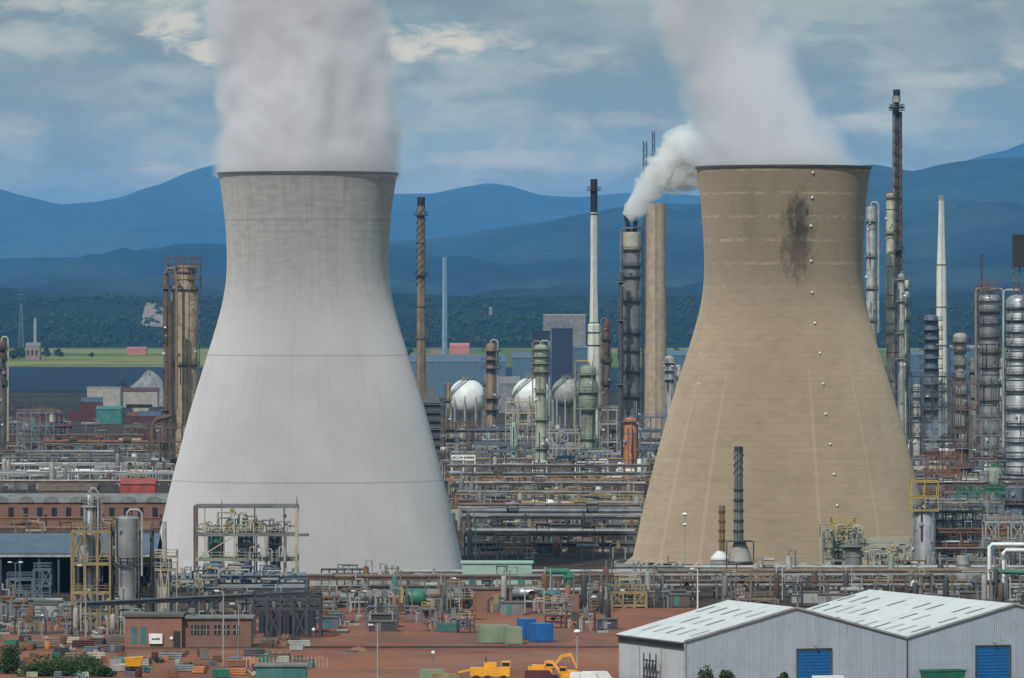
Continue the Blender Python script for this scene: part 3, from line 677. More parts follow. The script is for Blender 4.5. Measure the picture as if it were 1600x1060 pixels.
def chimney(px, rows, Y, label, mat, tip=None, tipmat='black_paint', strakes=None, plats=(), name='chimney_stack', cat='chimney', base=0, lines=(), n=24, group=None, pmat='dark_steel'):
    """rows: [(row, width_px)...] from the top down"""
    s = Y / F; x = XW(px, Y); t = thing(name, label, cat, (x, Y, base), group)
    pr = [(w * s / 2, ZW(r_, Y)) for r_, w in rows]; pr = pr[::-1]
    if pr[0][1] > base: pr = [(pr[0][0], base)] + pr
    else: pr[0] = (pr[0][0], base)
    rt, zt = pr[-1]
    body = list(pr)
    if tip:
        zc = ZW(tip, Y); rc = rt
        body = [p for p in pr if p[1] < zc] + [(rt, zc)]
        MB().lathe(x, Y, [(rc, zc + .01), (rt, zt), (rt * .8, zt), (rt * .8, zt - 1.0), (.02, zt - 1.0)], n, caps=False).build('tip', tipmat, t)
        MB().lathe(x, Y, body, n).build('shaft', mat, t)
    else: MB().lathe(x, Y, body + [(rt * .84, zt), (rt * .84, zt - 1.5), (.02, zt - 1.5)], n, caps=False).build('shaft', mat, t)
    def ra(z):
        for (r0, z0), (r1, z1) in zip(pr[:-1], pr[1:]):
            if z0 <= z <= z1: return r0 + (r1 - r0) * (z - z0) / max(.01, z1 - z0)
        return rt
    if strakes:
        za, zb = ZW(strakes[0], Y), ZW(strakes[1], Y)
        for k in range(3):
            vs = []; N_ = 70
            for i in range(N_ + 1):
                z = zb + (za - zb) * i / N_; a = 2 * math.pi * (k / 3 + (z - zb) / (rt * 2 * strakes[2])); q = ra(z)
                for rr in (q - .05, q + rt * .17):
                    vs.append((x + rr * math.cos(a), Y + rr * math.sin(a), z)); vs.append((x + rr * math.cos(a + .05), Y + rr * math.sin(a + .05), z))
            fs = []
            for i in range(N_): o = 4 * i; fs += [(o, o + 2, o + 6, o + 4), (o + 1, o + 5, o + 7, o + 3), (o + 2, o + 3, o + 7, o + 6)]
            MB().add(vs, fs).build('strake', strakes[3] if len(strakes) > 3 else mat, t)
    for row in lines:
        z = ZW(row, Y); q = ra(z); MB().lathe(x, Y, [(q - .05, z - .25), (q + .16, z - .25), (q + .16, z + .25), (q - .05, z + .25)], n, caps=False).build('flange', pmat, t)
    for row in plats:
        z = ZW(row, Y); q = ra(z); pf = MB().lathe(x, Y, [(q - .05, z - .3), (q + 1.3, z - .3), (q + 1.3, z), (q - .05, z)], n, caps=False).build('platform', pmat, t)
        pts = [(x + (q + 1.2) * math.cos(i * math.pi / 4), Y + (q + 1.2) * math.sin(i * math.pi / 4), z) for i in range(9)]
        MB().rail(pts, 1.2, .12, 2).build('railing', pmat, pf)
    mb = MB()
    for dx in (-.3, .3): mb.tube([(x + dx, Y - p[0] - .3, p[1]) for p in pr], .05, 4)
    mb.build('ladder', pmat, t)
    q = ra(base); occ(x - q, x + q, Y - q, Y + q); return t
def frame(px0, px1, Y, depth, rows, label, mat='grey_steel', bays=3, base=0.0, deckmat=None, brace=True, rails=True, ybays=1, w=.45, deck_from=0, name='steel_frame', cat='steel frame', group=None, top_deck=True, reserve=True, holes=False):
    """open steel structure: rows = deck rows, top first"""
    x0, x1 = XW(px0, Y), XW(px1, Y); t = thing(name, label, cat, ((x0 + x1) / 2, Y + depth / 2, base), group)
    zs = sorted([ZW(r_, Y) for r_ in rows]); zt = zs[-1]
    for i in range(bays + 1):
        for j in range(ybays + 1):
            x = x0 + (x1 - x0) * i / bays; y = Y + depth * j / ybays
            MB().bar((x, y, base), (x, y, zt), w * .8).build('post', mat, t)
    for li, z in enumerate(zs):
        mb = MB()
        for j in range(ybays + 1): y = Y + depth * j / ybays; mb.bar((x0, y, z - .2), (x1, y, z - .2), w * .7, w)
        for i in range(bays + 1): x = x0 + (x1 - x0) * i / bays; mb.bar((x, Y, z - .2), (x, Y + depth, z - .2), w * .7, w)
        mb.build('beam', mat, t)
        if (li < len(zs) - 1 or top_deck):
            mb = MB()
            if holes:
                mb.box(x0, x1, Y, Y + 1.4, z + .03, z + .1); mb.box(x0, x1, Y + depth - 1.4, Y + depth, z + .03, z + .1)
            else: mb.box(x0, x1, Y, Y + depth, z + .03, z + .1)
            dk = mb.build('deck', deckmat or mat, t, smooth=False)
            if rails: MB().rail([(x0, Y, z + .1), (x1, Y, z + .1), (x1, Y + depth, z + .1), (x0, Y + depth, z + .1), (x0, Y, z + .1)], 1.1, .11, 2.5).build('railing', deckmat or mat, dk)
    if brace:
        zz = [base] + zs
        for i in range(bays):
            for k in range(len(zz) - 1):
                if (i + k) % 2 and rnd.random() < .75:
                    xa, xb = x0 + (x1 - x0) * i / bays, x0 + (x1 - x0) * (i + 1) / bays
                    mb = MB(); mb.bar((xa, Y - .05, zz[k]), (xb, Y - .05, zz[k + 1]), .22); mb.bar((xa, Y + .05, zz[k + 1]), (xb, Y + .05, zz[k]), .22); mb.build('brace', mat, t)
    if reserve: occ(x0, x1, Y, Y + depth)
    return t
def rack(px0, px1, Y0, Y1, h, label, pipes, mat='grey_steel', span=8.0, width=5.0, levels=(1.0,), base=0.0, group=None, name='pipe_rack', pr=(.14, .38), seed=0, cross=True, girder=None, postw=.35):
    """pipe rack running across the view from (px0 at Y0) to (px1 at Y1), top deck at height h; pipes = list of materials"""
    rr = random.Random(seed + int(px0)); x0, x1 = XW(px0, Y0), XW(px1, Y1)
    t = thing(name, label, 'pipe rack', ((x0 + x1) / 2, (Y0 + Y1) / 2, base), group)
    Ln = math.hypot(x1 - x0, Y1 - Y0); n = max(1, min(30, int(Ln / span))); ux, uy = (x1 - x0) / Ln, (Y1 - Y0) / Ln; nx, ny = -uy, ux
    for i in range(n + 1):
        bx, by = x0 + (x1 - x0) * i / n, Y0 + (Y1 - Y0) * i / n
        for sgn in (-.5, .5): px_, py_ = bx + nx * width * sgn, by + ny * width * sgn; MB().bar((px_, py_, base), (px_, py_, base + h), postw).build('post', mat, t)
    for lv in levels:
        z = base + h * lv
        for i in range(n + 1):
            bx, by = x0 + (x1 - x0) * i / n, Y0 + (Y1 - Y0) * i / n
            MB().bar((bx - nx * width * .55, by - ny * width * .55, z - .22), (bx + nx * width * .55, by + ny * width * .55, z - .22), .3, .36).build('crossbeam', mat, t)
        for sgn in (-.5, .5):
            ox, oy = nx * width * sgn, ny * width * sgn
            MB().bar((x0 + ox, Y0 + oy, z - .25), (x1 + ox, Y1 + oy, z - .25), .24, .4).build('girder', girder or mat, t)
        k = len(pipes)
        for q, pm in enumerate(pipes):
            r = rr.uniform(*pr); off = (-.46 + .92 * (q + .5) / k) * width; a, b_ = (0, 1) if rr.random() < .6 else sorted((rr.uniform(0, .3), rr.uniform(.6, 1)))
            zz = z + r + .02; pts = []
            A = (x0 + (x1 - x0) * a + nx * off, Y0 + (Y1 - Y0) * a + ny * off); B = (x0 + (x1 - x0) * b_ + nx * off, Y0 + (Y1 - Y0) * b_ + ny * off)
            pts.append((*A, zz)); 
            m_ = rr.randint(0, 2)
            for e in range(m_):    # expansion loops standing above the rack
                f0 = (e + .5) / (m_ + .2); f1 = f0 + 3.0 / Ln
                if f1 > .95: continue
                la = (A[0] + (B[0] - A[0]) * f0, A[1] + (B[1] - A[1]) * f0); lb = (A[0] + (B[0] - A[0]) * f1, A[1] + (B[1] - A[1]) * f1); up = rr.uniform(1.2, 2.2)
                if rr.random() < .55: pts += [(*la, zz), (*la, zz + up), (*lb, zz + up), (*lb, zz)]
            pts.append((*B, zz)); MB().tube(pts, r, 7).build('pipe', pm, t)
    if cross:
        for i in range(0, n, 3):
            bx, by = x0 + (x1 - x0) * i / n, Y0 + (Y1 - Y0) * i / n; cx_, cy_ = x0 + (x1 - x0) * (i + 1) / n, Y0 + (Y1 - Y0) * (i + 1) / n
            o = -.5 * width; MB().bar((bx + nx * o, by + ny * o, base), (cx_ + nx * o, cy_ + ny * o, base + h - .4), .16).build('brace', mat, t)
    occ(min(x0, x1), max(x0, x1), min(Y0, Y1) - width / 2 - .3, max(Y0, Y1) + width / 2 + .3) if abs(Y1 - Y0) < 25 else None
    return t
def hdrum(x, Y, r, L_, z, label, mat, name='horizontal_drum', cat='drum', group=None, smat='grey_steel', reserve=True):
    t = thing(name, label, cat, (x, Y, 0 if z < 6 else z - r - .8), group); zb = 0 if z < 6 else z - r - .8
    MB().hcyl(x - L_ / 2, x + L_ / 2, Y, z, r).build('shell', mat, t)
    for sx in (-.3, .3): MB().box(x + sx * L_ - .25, x + sx * L_ + .25, Y - r * .8, Y + r * .8, zb, z - r * .55).build('saddle', smat, t)
    MB().tube([(x + L_ * .15, Y, z + r - .1), (x + L_ * .15, Y, z + r + .9)], .18, 6).tube([(x - L_ * .2, Y, z + r - .1), (x - L_ * .2, Y, z + r + 1.2), (x - L_ * .2 + 1.2, Y, z + r + 1.2)], .14, 6).build('nozzle', smat, t)
    if reserve: occ(x - L_ / 2, x + L_ / 2, Y - r, Y + r)
    return t
def lamp_post(px, yt, Y, label, cat='lamp post', base=0.0, heads=1, mat='pale_steel', ball=False):
    x = XW(px, Y); zt = ZW(yt, Y); t = thing('lamp_post', label, cat, (x, Y, base))
    MB().tube([(x, Y, base), (x, Y, zt)], [.16, .09], 6).build('pole', mat, t)
    if ball:
        for k in range(heads): MB().ball((x, Y, zt + .3 - k * 2.2), .62 - .1 * k, 10, 6, (1, 1, .6)).build('lamp_head', 'white_paint', t)
    else:
        for k in range(heads):
            sg = (-1, 1)[k % 2]; MB().bar((x, Y, zt), (x + sg * 1.0, Y - .2, zt + .15), .1).build('bracket', mat, t); MB().box(x + sg * .7, x + sg * 1.5, Y - .45, Y + .05, zt + .08, zt + .3).build('lamp_head', 'white_paint', t)
    return t

# ------------------------------------------------------------------ small plant items, used to fill the units
def k_pump(x, Y, s, c, lab, g):
    t = thing('pump_set', lab, 'pump', (x, Y, 0), g)
    MB().box(x - 1.5 * s, x + 1.5 * s, Y - .6 * s, Y + .6 * s, 0, .4).build('plinth', 'concrete', t); MB().hcyl(x - 1.3 * s, x + .1, Y, .4 + .55 * s, .5 * s, 10).build('motor', c, t)
    MB().hcyl(x + .3, x + 1.2 * s, Y, .4 + .6 * s, .6 * s, 10).build('casing', 'grey_steel', t); MB().tube([(x + .8 * s, Y, .4 + s), (x + .8 * s, Y, 2.6 * s), (x + 2.2 * s, Y, 2.6 * s)], .15, 6).build('pipe', 'pale_steel', t)
def k_exch(x, Y, s, c, lab, g):
    z = rnd.choice((1.8, 3.2, 4.6)); t = thing('heat_exchanger', lab, 'heat exchanger', (x, Y, 0), g); L_ = 6 * s; r = .6 * s
    MB().hcyl(x - L_ / 2, x + L_ / 2, Y, z, r, 12).build('shell', c, t)
    MB().lathe(0, 0, [(r * 1.3, 0), (r * 1.3, .25)], 12); mb = MB()
    for q in (-.32, .32): mb.box(x + q * L_ - .12, x + q * L_ + .12, Y - r * 1.25, Y + r * 1.25, z - r * 1.25, z + r * 1.25)
    mb.build('flange', 'grey_steel', t)
    for q in (-.25, .25): MB().box(x + q * L_ - .2, x + q * L_ + .2, Y - r * .7, Y + r * .7, 0, z - r * .6).build('saddle', 'grey_steel', t)
    MB().tube([(x + L_ * .4, Y, z), (x + L_ * .4, Y, z + 2.2), (x + L_ * .1, Y, z + 2.2), (x + L_ * .1, Y, z + 3.4)], .2, 6).build('pipe', rnd.choice(('pale_steel', 'tan_pipe')), t)
def k_drum(x, Y, s, c, lab, g):
    h = rnd.uniform(4, 8) * s; r = .75 * s; t = thing('vertical_drum', lab, 'drum', (x, Y, 0), g); z0 = 1.3
    MB().lathe(x, Y, [(.1, z0), (r * .8, z0 + .2), (r, z0 + .5), (r, z0 + h - .5), (r * .8, z0 + h - .2), (.1, z0 + h)], 14).build('shell', c, t)
    for k in range(3): a = k * 2.09; MB().bar((x + r * .8 * math.cos(a), Y + r * .8 * math.sin(a), 0), (x + r * .8 * math.cos(a), Y + r * .8 * math.sin(a), z0 + .7), .2).build('leg', 'grey_steel', t)
    MB().tube([(x, Y, z0 + h - .1), (x, Y, z0 + h + 1), (x + r * 2, Y, z0 + h + 1), (x + r * 2, Y, 1.0)], .16, 6).build('pipe', rnd.choice(('pale_steel', 'tan_pipe', 'grey_steel')), t)
def k_loop(x, Y, s, c, lab, g):
    w = rnd.uniform(2, 5) * s; h = rnd.uniform(3, 7) * s; t = thing('pipe_loop', lab, 'pipework', (x, Y, 0), g)
    for k in range(rnd.randint(2, 3)): d = k * .75; MB().tube([(x - w + d, Y + k * .6, 0), (x - w + d, Y + k * .6, h - d - .4), (x - w + d + .4, Y + k * .6, h - d), (x + w - d - .4, Y + k * .6, h - d), (x + w - d, Y + k * .6, h - d - .4), (x + w - d, Y + k * .6, 0)], .2 - .03 * k, 7).build('pipe', c if k != 1 else 'pale_steel', t)
    MB().box(x - w * .3, x - w * .3 + .9, Y - .5, Y + .4, h - 1.1, h + .7).build('valve', rnd.choice(('rust', 'dull_yellow', 'dark_steel', 'grey_steel', 'grey_steel')), t)
def k_cooler(x, Y, s, c, lab, g):
    h = rnd.uniform(4, 6.5) * s; w = 3.2 * s; t = thing('air_cooler', lab, 'air cooler', (x, Y, 0), g)
    for sx in (-1, 1):
        for sy in (-1, 1): MB().bar((x + sx * w, Y + sy * 1.6, 0), (x + sx * w, Y + sy * 1.6, h), .28).build('leg', 'grey_steel', t)
    MB().box(x - w - .2, x + w + .2, Y - 1.9, Y + 1.9, h, h + 1.0).build('tube_bank', c, t)
    for q in (-.5, .5): MB().lathe(x + q * w, Y, [(1.3 * s, h - .9), (1.45 * s, h - .02)], 14).build('fan_ring', 'pale_steel', t)
def k_skid(x, Y, s, c, lab, g):
    h = rnd.uniform(3.5, 7) * s; w = rnd.uniform(1.8, 3.2) * s; t = thing('equipment_skid', lab, 'equipment skid', (x, Y, 0), g)
    for sx in (-1, 1):
        for sy in (-1, 1): MB().bar((x + sx * w, Y + sy * 1.3, 0), (x + sx * w, Y + sy * 1.3, h), .24).build('post', c, t)
    for z in (h * .5, h): MB().box(x - w - .15, x + w + .15, Y - 1.5, Y + 1.5, z - .22, z + .02).build('deck', c, t)
    MB().rail([(x - w, Y - 1.4, h), (x + w, Y - 1.4, h), (x + w, Y + 1.4, h)], 1.1, .1, 2).build('railing', rnd.choice(('yellow', 'pale_steel', 'dull_yellow')), t)
    MB().lathe(x - w * .3, Y, [(.1, h * .5 + .2), (w * .32, h * .5 + .5), (w * .32, h - .8), (.1, h - .4)], 10).build('tank', rnd.choice(('silver', 'pale_green', 'white_paint', 'rust_brown')), t)
    MB().tube([(x + w * .5, Y, 0), (x + w * .5, Y, h + 1.5), (x - w * .1, Y, h + 1.5)], .14, 6).build('pipe', 'pale_steel', t)
def k_hut(x, Y, s, c, lab, g):
    w, d, h = rnd.uniform(2, 4) * s, rnd.uniform(1.5, 2.5), rnd.uniform(2.6, 3.6) * s; t = thing('equipment_hut', lab, 'hut', (x, Y, 0), g)
    MB().box(x - w, x + w, Y - d, Y + d, 0, h).build('wall', c, t, False); MB().box(x - w - .2, x + w + .2, Y - d - .2, Y + d + .2, h + .003, h + .22).build('roof', 'bitumen', t, False)
    MB().box(x - w * .5, x - w * .5 + 1, Y - d - .06, Y - d + .05, 0.05, 2.1).build('door', rnd.choice(('teal', 'dark_steel', 'grey_steel')), t, False)
KINDS = {'pump': (k_pump, 1.9), 'exchanger': (k_exch, 3.6), 'drum': (k_drum, 1.7), 'loop': (k_loop, 4.4), 'cooler': (k_cooler, 3.7), 'skid': (k_skid, 3.3), 'hut': (k_hut, 4.0)}
PHR = {'pump': 'pump set', 'exchanger': 'exchanger', 'drum': 'upright drum', 'loop': 'pipe loop', 'cooler': 'air cooler',
       'skid': 'skid', 'hut': 'flat hut'}
CN = {'silver': 'silvery', 'grey_steel': 'grey', 'pale_steel': 'pale', 'cream': 'cream', 'dark_steel': 'dark', 'rust': 'rusty', 'rust_brown': 'brown', 'tan_pipe': 'tan', 'sage': 'sage', 'pale_green': 'light green',
      'mint': 'mint', 'green_paint': 'green', 'teal': 'teal', 'yellow': 'yellow', 'dull_yellow': 'ochre', 'white_paint': 'white', 'blue_steel': 'bluish', 'red_paint': 'red', 'blue_paint': 'blue', 'orange_rust': 'orange',
      'brick': 'brick', 'concrete': 'concrete', 'maroon': 'maroon', 'black_paint': 'black', 'container_green': 'olive', 'dull_brick': 'brick'}
def fill(px0, px1, Ya, Yb, n, kinds, pal, where, s=1.0, grp=None):
    made = 0
    for _ in range(n * 8):
        if made >= n: break
        Y = rnd.uniform(Ya, Yb); px = rnd.uniform(px0, px1); x = XW(px, Y); k = rnd.choice(kinds); fn, hw = KINDS[k]; hw *= s
        if not free(x - hw, x + hw, Y - 2 * s, Y + 2 * s): continue
        c = rnd.choice(pal); occ(x - hw, x + hw, Y - 2 * s, Y + 2 * s)
        fn(x, Y, s, c, f'{CN[c]} {PHR[k]} {where}', grp or f'{PHR[k]} {where}'[:60]); made += 1

# ================================================================== far shore, docks and far buildings
def shed(x0, x1, y0, y1, h, rise, label, wall, roof, name='shed', cat='shed', ridge_x=True, doors=(), doormat='dark_glass', base=0.0, wins=(), winmat='dark_glass', eave=.3):
    t = thing(name, label, cat, ((x0 + x1) / 2, (y0 + y1) / 2, base)); z = base + h
    mb = MB(); mb.box(x0, x1, y0, y1, base, z)
    if rise > 0:
        if ridge_x: ym = (y0 + y1) / 2; mb.add([(x0, y0, z), (x0, y1, z), (x0, ym, z + rise), (x1, y0, z), (x1, y1, z), (x1, ym, z + rise)], [(0, 1, 2), (3, 5, 4)])
        else: xm = (x0 + x1) / 2; mb.add([(x0, y0, z), (x1, y0, z), (xm, y0, z + rise), (x0, y1, z), (x1, y1, z), (xm, y1, z + rise)], [(0, 1, 2), (3, 5, 4)])
    mb.build('wall', wall, t, False); e = eave; mb = MB()
    if rise <= 0: mb.box(x0 - e, x1 + e, y0 - e, y1 + e, z + .003, z + .3)
    elif ridge_x:
        ym = (y0 + y1) / 2
        for a, b_ in ((y0 - e, ym), (y1 + e, ym)): mb.add([(x0 - e, a, z + .02), (x1 + e, a, z + .02), (x1 + e, b_, z + rise + .05), (x0 - e, b_, z + rise + .05), (x0 - e, a, z + .22), (x1 + e, a, z + .22), (x1 + e, b_, z + rise + .25), (x0 - e, b_, z + rise + .25)], [(0, 1, 2, 3), (4, 5, 6, 7), (0, 1, 5, 4), (1, 2, 6, 5), (0, 3, 7, 4)])
    else:
        xm = (x0 + x1) / 2
        for a, b_ in ((x0 - e, xm), (x1 + e, xm)): mb.add([(a, y0 - e, z + .02), (a, y1 + e, z + .02), (b_, y1 + e, z + rise + .05), (b_, y0 - e, z + rise + .05), (a, y0 - e, z + .22), (a, y1 + e, z + .22), (b_, y1 + e, z + rise + .25), (b_, y0 - e, z + rise + .25)], [(0, 1, 2, 3), (4, 5, 6, 7), (0, 1, 5, 4), (0, 3, 7, 4), (1, 2, 6, 5)])
    mb.build('roof', roof, t, False)
    for (a, b_, h0, h1) in doors: MB().box(x0 + (x1 - x0) * a, x0 + (x1 - x0) * b_, y0 - .12, y0 + .1, base + h * h0 + .02, base + h * h1).build('door', doormat, t, False)
    for (a, b_, h0, h1) in wins: MB().box(x0 + (x1 - x0) * a, x0 + (x1 - x0) * b_, y0 - .08, y0 + .1, base + h * h0, base + h * h1).build('window', winmat, t, False)
    occ(x0, x1, y0, y1); return t
def farbox(px0, px1, yt, yb, Y, d, label, wall, roof, rise=0, **k):
    x0, x1 = XW(px0, Y), XW(px1, Y); b_ = k.pop('base', None); b_ = ZW(yb, Y) if b_ is None else b_; return shed(x0, x1, Y, Y + d, ZW(yt, Y) - b_, rise, label, wall, roof, base=b_, **k)
farbox(198, 228, 545, 553, 9300, 30, 'low red roofed barn on the green field across the water', 'far_red', 'far_red', 2, base=1.2, name='barn', cat='barn')
farbox(40, 62, 541, 556, 8300, 30, 'pale farmhouse beside the dark trees on the far shore', 'far_stone', 'roof_grey', 4, base=1.3, name='farmhouse', cat='house', wins=((.1, .25, .35, .7), (.4, .55, .35, .7), (.7, .85, .35, .7)))
farbox(703, 733, 541, 553, 9300, 30, 'red roofed farm building across the water between the towers', 'far_red', 'far_red', 4, base=1.2, name='barn', cat='barn')
farbox(672, 700, 546, 554, 9400, 30, 'brown low barn left of the red farm roof across the water', 'far_stone', 'rust_brown', 2, base=1.2, name='barn', cat='barn')
farbox(764, 769, 483, 489, 13400, 15, 'tiny pale house on the wooded slope between the towers', 'far_stone', 'roof_grey', 3, base=55, name='white_house', cat='house')
farbox(640, 790, 566, 600, 4700, 60, 'long blue dockside shed beyond the white spheres', 'far_blue', 'roof_blue', 5, base=0, name='dock_shed')
farbox(800, 862, 560, 590, 4900, 50, 'low dark blue shed left of the navy silo block', 'far_blue', 'roof_blue', 4, base=0, name='dock_shed')
farbox(778, 812, 600, 640, 4000, 30, 'small pale shed between the two white spheres', 'gravel_white', 'roof_grey', 4, base=0, name='dock_shed')
farbox(862, 895, 514, 588, 4400, 20, 'tall navy silo block beyond the spheres', 'navy', 'navy', base=0, name='silo_block', cat='silo')
farbox(832, 860, 518, 590, 4450, 18, 'lower navy silo block left of the tall navy one', 'navy', 'navy', base=0, name='silo_block', cat='silo')
farbox(849, 915, 492, 520, 5000, 30, 'white flat roofed building standing behind the navy silo', 'gravel_white', 'white_paint', base=0, name='white_building', cat='building', wins=((.05, .8, .75, .86), (.05, .62, .86, .92)), winmat='roof_grey')
farbox(896, 930, 545, 575, 4500, 30, 'blue grey warehouse right of the navy silo block', 'far_blue', 'roof_blue', 2, base=0, name='dock_shed')
farbox(1036, 1100, 556, 590, 4300, 40, 'blue grey dock shed left of the tan tower flank', 'far_blue', 'far_blue', 3, base=0, name='dock_shed')
farbox(1410, 1470, 556, 590, 4300, 40, 'blue grey dock shed right of the tan tower', 'far_blue', 'roof_blue', 3, base=0, name='dock_shed')
farbox(1486, 1540, 545, 600, 4400, 40, 'blue dockside warehouse behind the right hand columns', 'far_blue', 'gravel_white', 2, base=0, name='dock_shed')
chimney(695, [(402, 7), (440, 8), (585, 9)], 4900, 'slim pale blue stack far off right of the straked stack', 'light_blue')
# heaps
def heap(px, py_top, py_base, wpx, Y, name, mat, label, cat, seed):
    x = XW(px, Y); h = (py_base - py_top) * Y / F; w = wpx * Y / F / 2; mb = MB(); N_, K = 40, 8; vs = []; fs = []
    for k in range(K + 1):
        for j in range(N_):
            a = 2 * math.pi * j / N_; q = 1 - k / K; f = 1 + .25 * fbm(math.cos(a) * 1.5 + seed, math.sin(a) * 1.5 + k * .1)
            vs.append((x + w * q * f * math.cos(a), Y + w * .7 * q * f * math.sin(a), h * (k / K) * (1 + .15 * fbm(a + seed, k * .4)) + (0 if k else -.2)))
    for k in range(K):
        for j in range(N_): a = k * N_ + j; b_ = k * N_ + (j + 1) % N_; fs.append((a, b_, b_ + N_, a + N_))
    fs.append(tuple(K * N_ + j for j in range(N_))); mb.add(vs, fs); return solo(mb, name, mat, label, cat, (x, Y, 0))
heap(192, 591, 640, 130, 3990, 'coal_heap', 'coal', 'dark coal heap behind the pale dock building', 'heap', 2.0)
heap(232, 583, 640, 120, 4300, 'stone_heap', 'gravel_white', 'pale heap of broken stone behind the coal heap', 'heap', 5.0)
heap(272, 587, 640, 70, 4260, 'stone_heap', 'gravel_white', 'small pale stone heap beside the rust column', 'heap', 8.0)
# containers
def container(px, yt, wpx, Y, base, mat, label, grp, hpx=None):
    x = XW(px, Y); w = wpx * Y / F; t = thing('shipping_container', label, 'shipping container', (x, Y, base), grp); h = 2.75; d = 2.6
    MB().box(x - w / 2, x + w / 2, Y - d / 2, Y + d / 2, base + .1, base + h - .08).build('body', mat, t, False)
    mb = MB()
    for sx in (-1, 1):
        for sy in (-1, 1): mb.box(x + sx * w / 2 - .12, x + sx * w / 2 + .12, Y + sy * d / 2 - .12, Y + sy * d / 2 + .12, base, base + h)
    for z in (base + .01, base + h - .14):
        for sy in (-1, 1): mb.box(x - w / 2 + .13, x + w / 2 - .13, Y + sy * d / 2 - .1, Y + sy * d / 2 + .1, z, z + .12)
    mb.build('corner_frame', mat, t, False); return t
cpal = ['maroon', 'maroon', 'navy', 'maroon', 'dark_steel', 'maroon', 'teal', 'navy', 'rust', 'far_blue', 'dark_steel', 'rust_brown']
for row, (Yc, hmax) in enumerate(((3860, 3), (3780, 2), (3700, 2))):
    px = 14 + row * 7
    while px < 300:
        w = 12.2 / Yc * F
        if rnd.random() < .8 and not (row < 2 and 128 < px < 190):
            nh = rnd.randint(1, hmax) + (1 if row == 0 and px < 130 else 0)
            for k in range(nh):
                c = rnd.choice(cpal[:5] if px < 130 and rnd.random() < .8 else cpal)
                container(px + w / 2, 0, w, Yc, k * 2.78, c, f'{CN.get(c, {"navy": "navy", "far_blue": "pale blue"}.get(c, c))} container in the dock stacks at left', 'containers stacked at the dock')
        px += w + rnd.choice((1.5, 2.5, 9))
farbox(136, 188, 606, 632, 3900, 18, 'pale flat roofed dock building among the dark red containers', 'concrete', 'pale_steel', base=0, name='dock_building', cat='building', wins=((.1, .9, .62, .68), (.12, .5, .2, .3)), winmat='concrete')
farbox(192, 246, 612, 640, 3930, 20, 'grey dock building with dark red roof beside the coal heap', 'concrete', 'maroon', 2, base=0, name='dock_building', cat='building', wins=((.1, .85, .3, .45),))
farbox(150, 190, 640, 655, 3600, 20, 'teal roofed low shed in front of the pale dock building', 'teal', 'teal', 1.5, base=0, name='dock_shed')
# pylons on the far shore
def mast(px, yt, yb, Y, wpx, label, name='lattice_mast', mat='grey_steel', base=0.0, top=.35, k=14, w=.25, cat='mast'):
    x = XW(px, Y); zt = ZW(yt, Y); wd = wpx * Y / F / 2; t = thing(name, label, cat, (x, Y, base)); mb = MB(); sec = []
    for i in range(k + 1): f = i / k; q = wd * (1 - (1 - top) * f); z = base + (zt - base) * f; sec.append([(x - q, Y - q, z), (x + q, Y - q, z), (x + q, Y + q, z), (x - q, Y + q, z)])
    for c in range(4): MB().bar(sec[0][c], sec[-1][c], w).build('leg', mat, t)
    for i in range(k):
        for c in range(4): d = (c + 1) % 4; mb.bar(sec[i][c], sec[i + 1][d], w * .6); mb.bar(sec[i][d], sec[i + 1][c], w * .6); mb.bar(sec[i + 1][c], sec[i + 1][d], w * .6)
    mb.build('lacing', mat, t); return t
p_ = mast(33, 474, 520, 11000, 8, 'grey electricity pylon on the wooded slope at far left', 'pylon', w=.6, k=7, cat='pylon')
for q, zz in ((8, 27), (6, 34), (4, 41)): xx = XW(33, 11000); MB().bar((xx - q, 11000, CH + (490 - 520) * 11000 / F + zz + 28), (xx + q, 11000, CH + (490 - 520) * 11000 / F + zz + 28), .6).build('crossarm', 'grey_steel', p_)
chimney(55, [(497, 4), (520, 5)], 10500, 'pale slim mast on the far shore right of the pylon', 'pale_steel', name='radio_mast', cat='mast')

# ================================================================== refinery units between the towers
chimney(658, [(308, 12.5), (330, 12), (440, 12.5), (600, 15), (640, 18)], 2600, 'grey brown stack with dark straked top right of the grey tower', 'tan_pipe', tip=322, strakes=(322, 452, 2.6, 'dark_steel'), plats=(336, 430), lines=(380, 480, 530), pmat='dark_steel')
def heater(px0, px1, yt, Y, d, label, mat='dark_steel', ribs=8):
    x0, x1 = XW(px0, Y), XW(px1, Y); z = ZW(yt, Y); t = thing('fired_heater', label, 'furnace', ((x0 + x1) / 2, Y + d / 2, 0)); MB().box(x0, x1, Y, Y + d, 2, z * .8).build('casing', mat, t)
    MB().add([(x0, Y, z * .8), (x1, Y, z * .8), (x1, Y + d, z * .8), (x0, Y + d, z * .8), (x0 + (x1 - x0) * .25, Y + d * .3, z), (x0 + (x1 - x0) * .6, Y + d * .3, z), (x0 + (x1 - x0) * .6, Y + d * .7, z), (x0 + (x1 - x0) * .25, Y + d * .7, z)], [(0, 1, 5, 4), (1, 2, 6, 5), (2, 3, 7, 6), (3, 0, 4, 7), (4, 5, 6, 7)]).build('hood', mat, t)
    for k in range(ribs): zz = 2.5 + (z * .8 - 3) * k / (ribs - 1); MB().rail([(x0 - .8, Y - .9, zz), (x1 + .8, Y - .9, zz)], 1.1, .14, 3).box(x0 - .9, x1 + .9, Y - 1.0, Y - .02, zz - .2, zz).build('walkway', 'grey_steel', t)
    for sx in (x0, x1): MB().bar((sx, Y + .3, 0), (sx, Y + .3, 2.2), .6).build('leg', mat, t)
    occ(x0 - 1, x1 + 1, Y - 1, Y + d); return t
heater(660, 688, 604, 2560, 8, 'dark ribbed furnace at the foot of the straked stack')
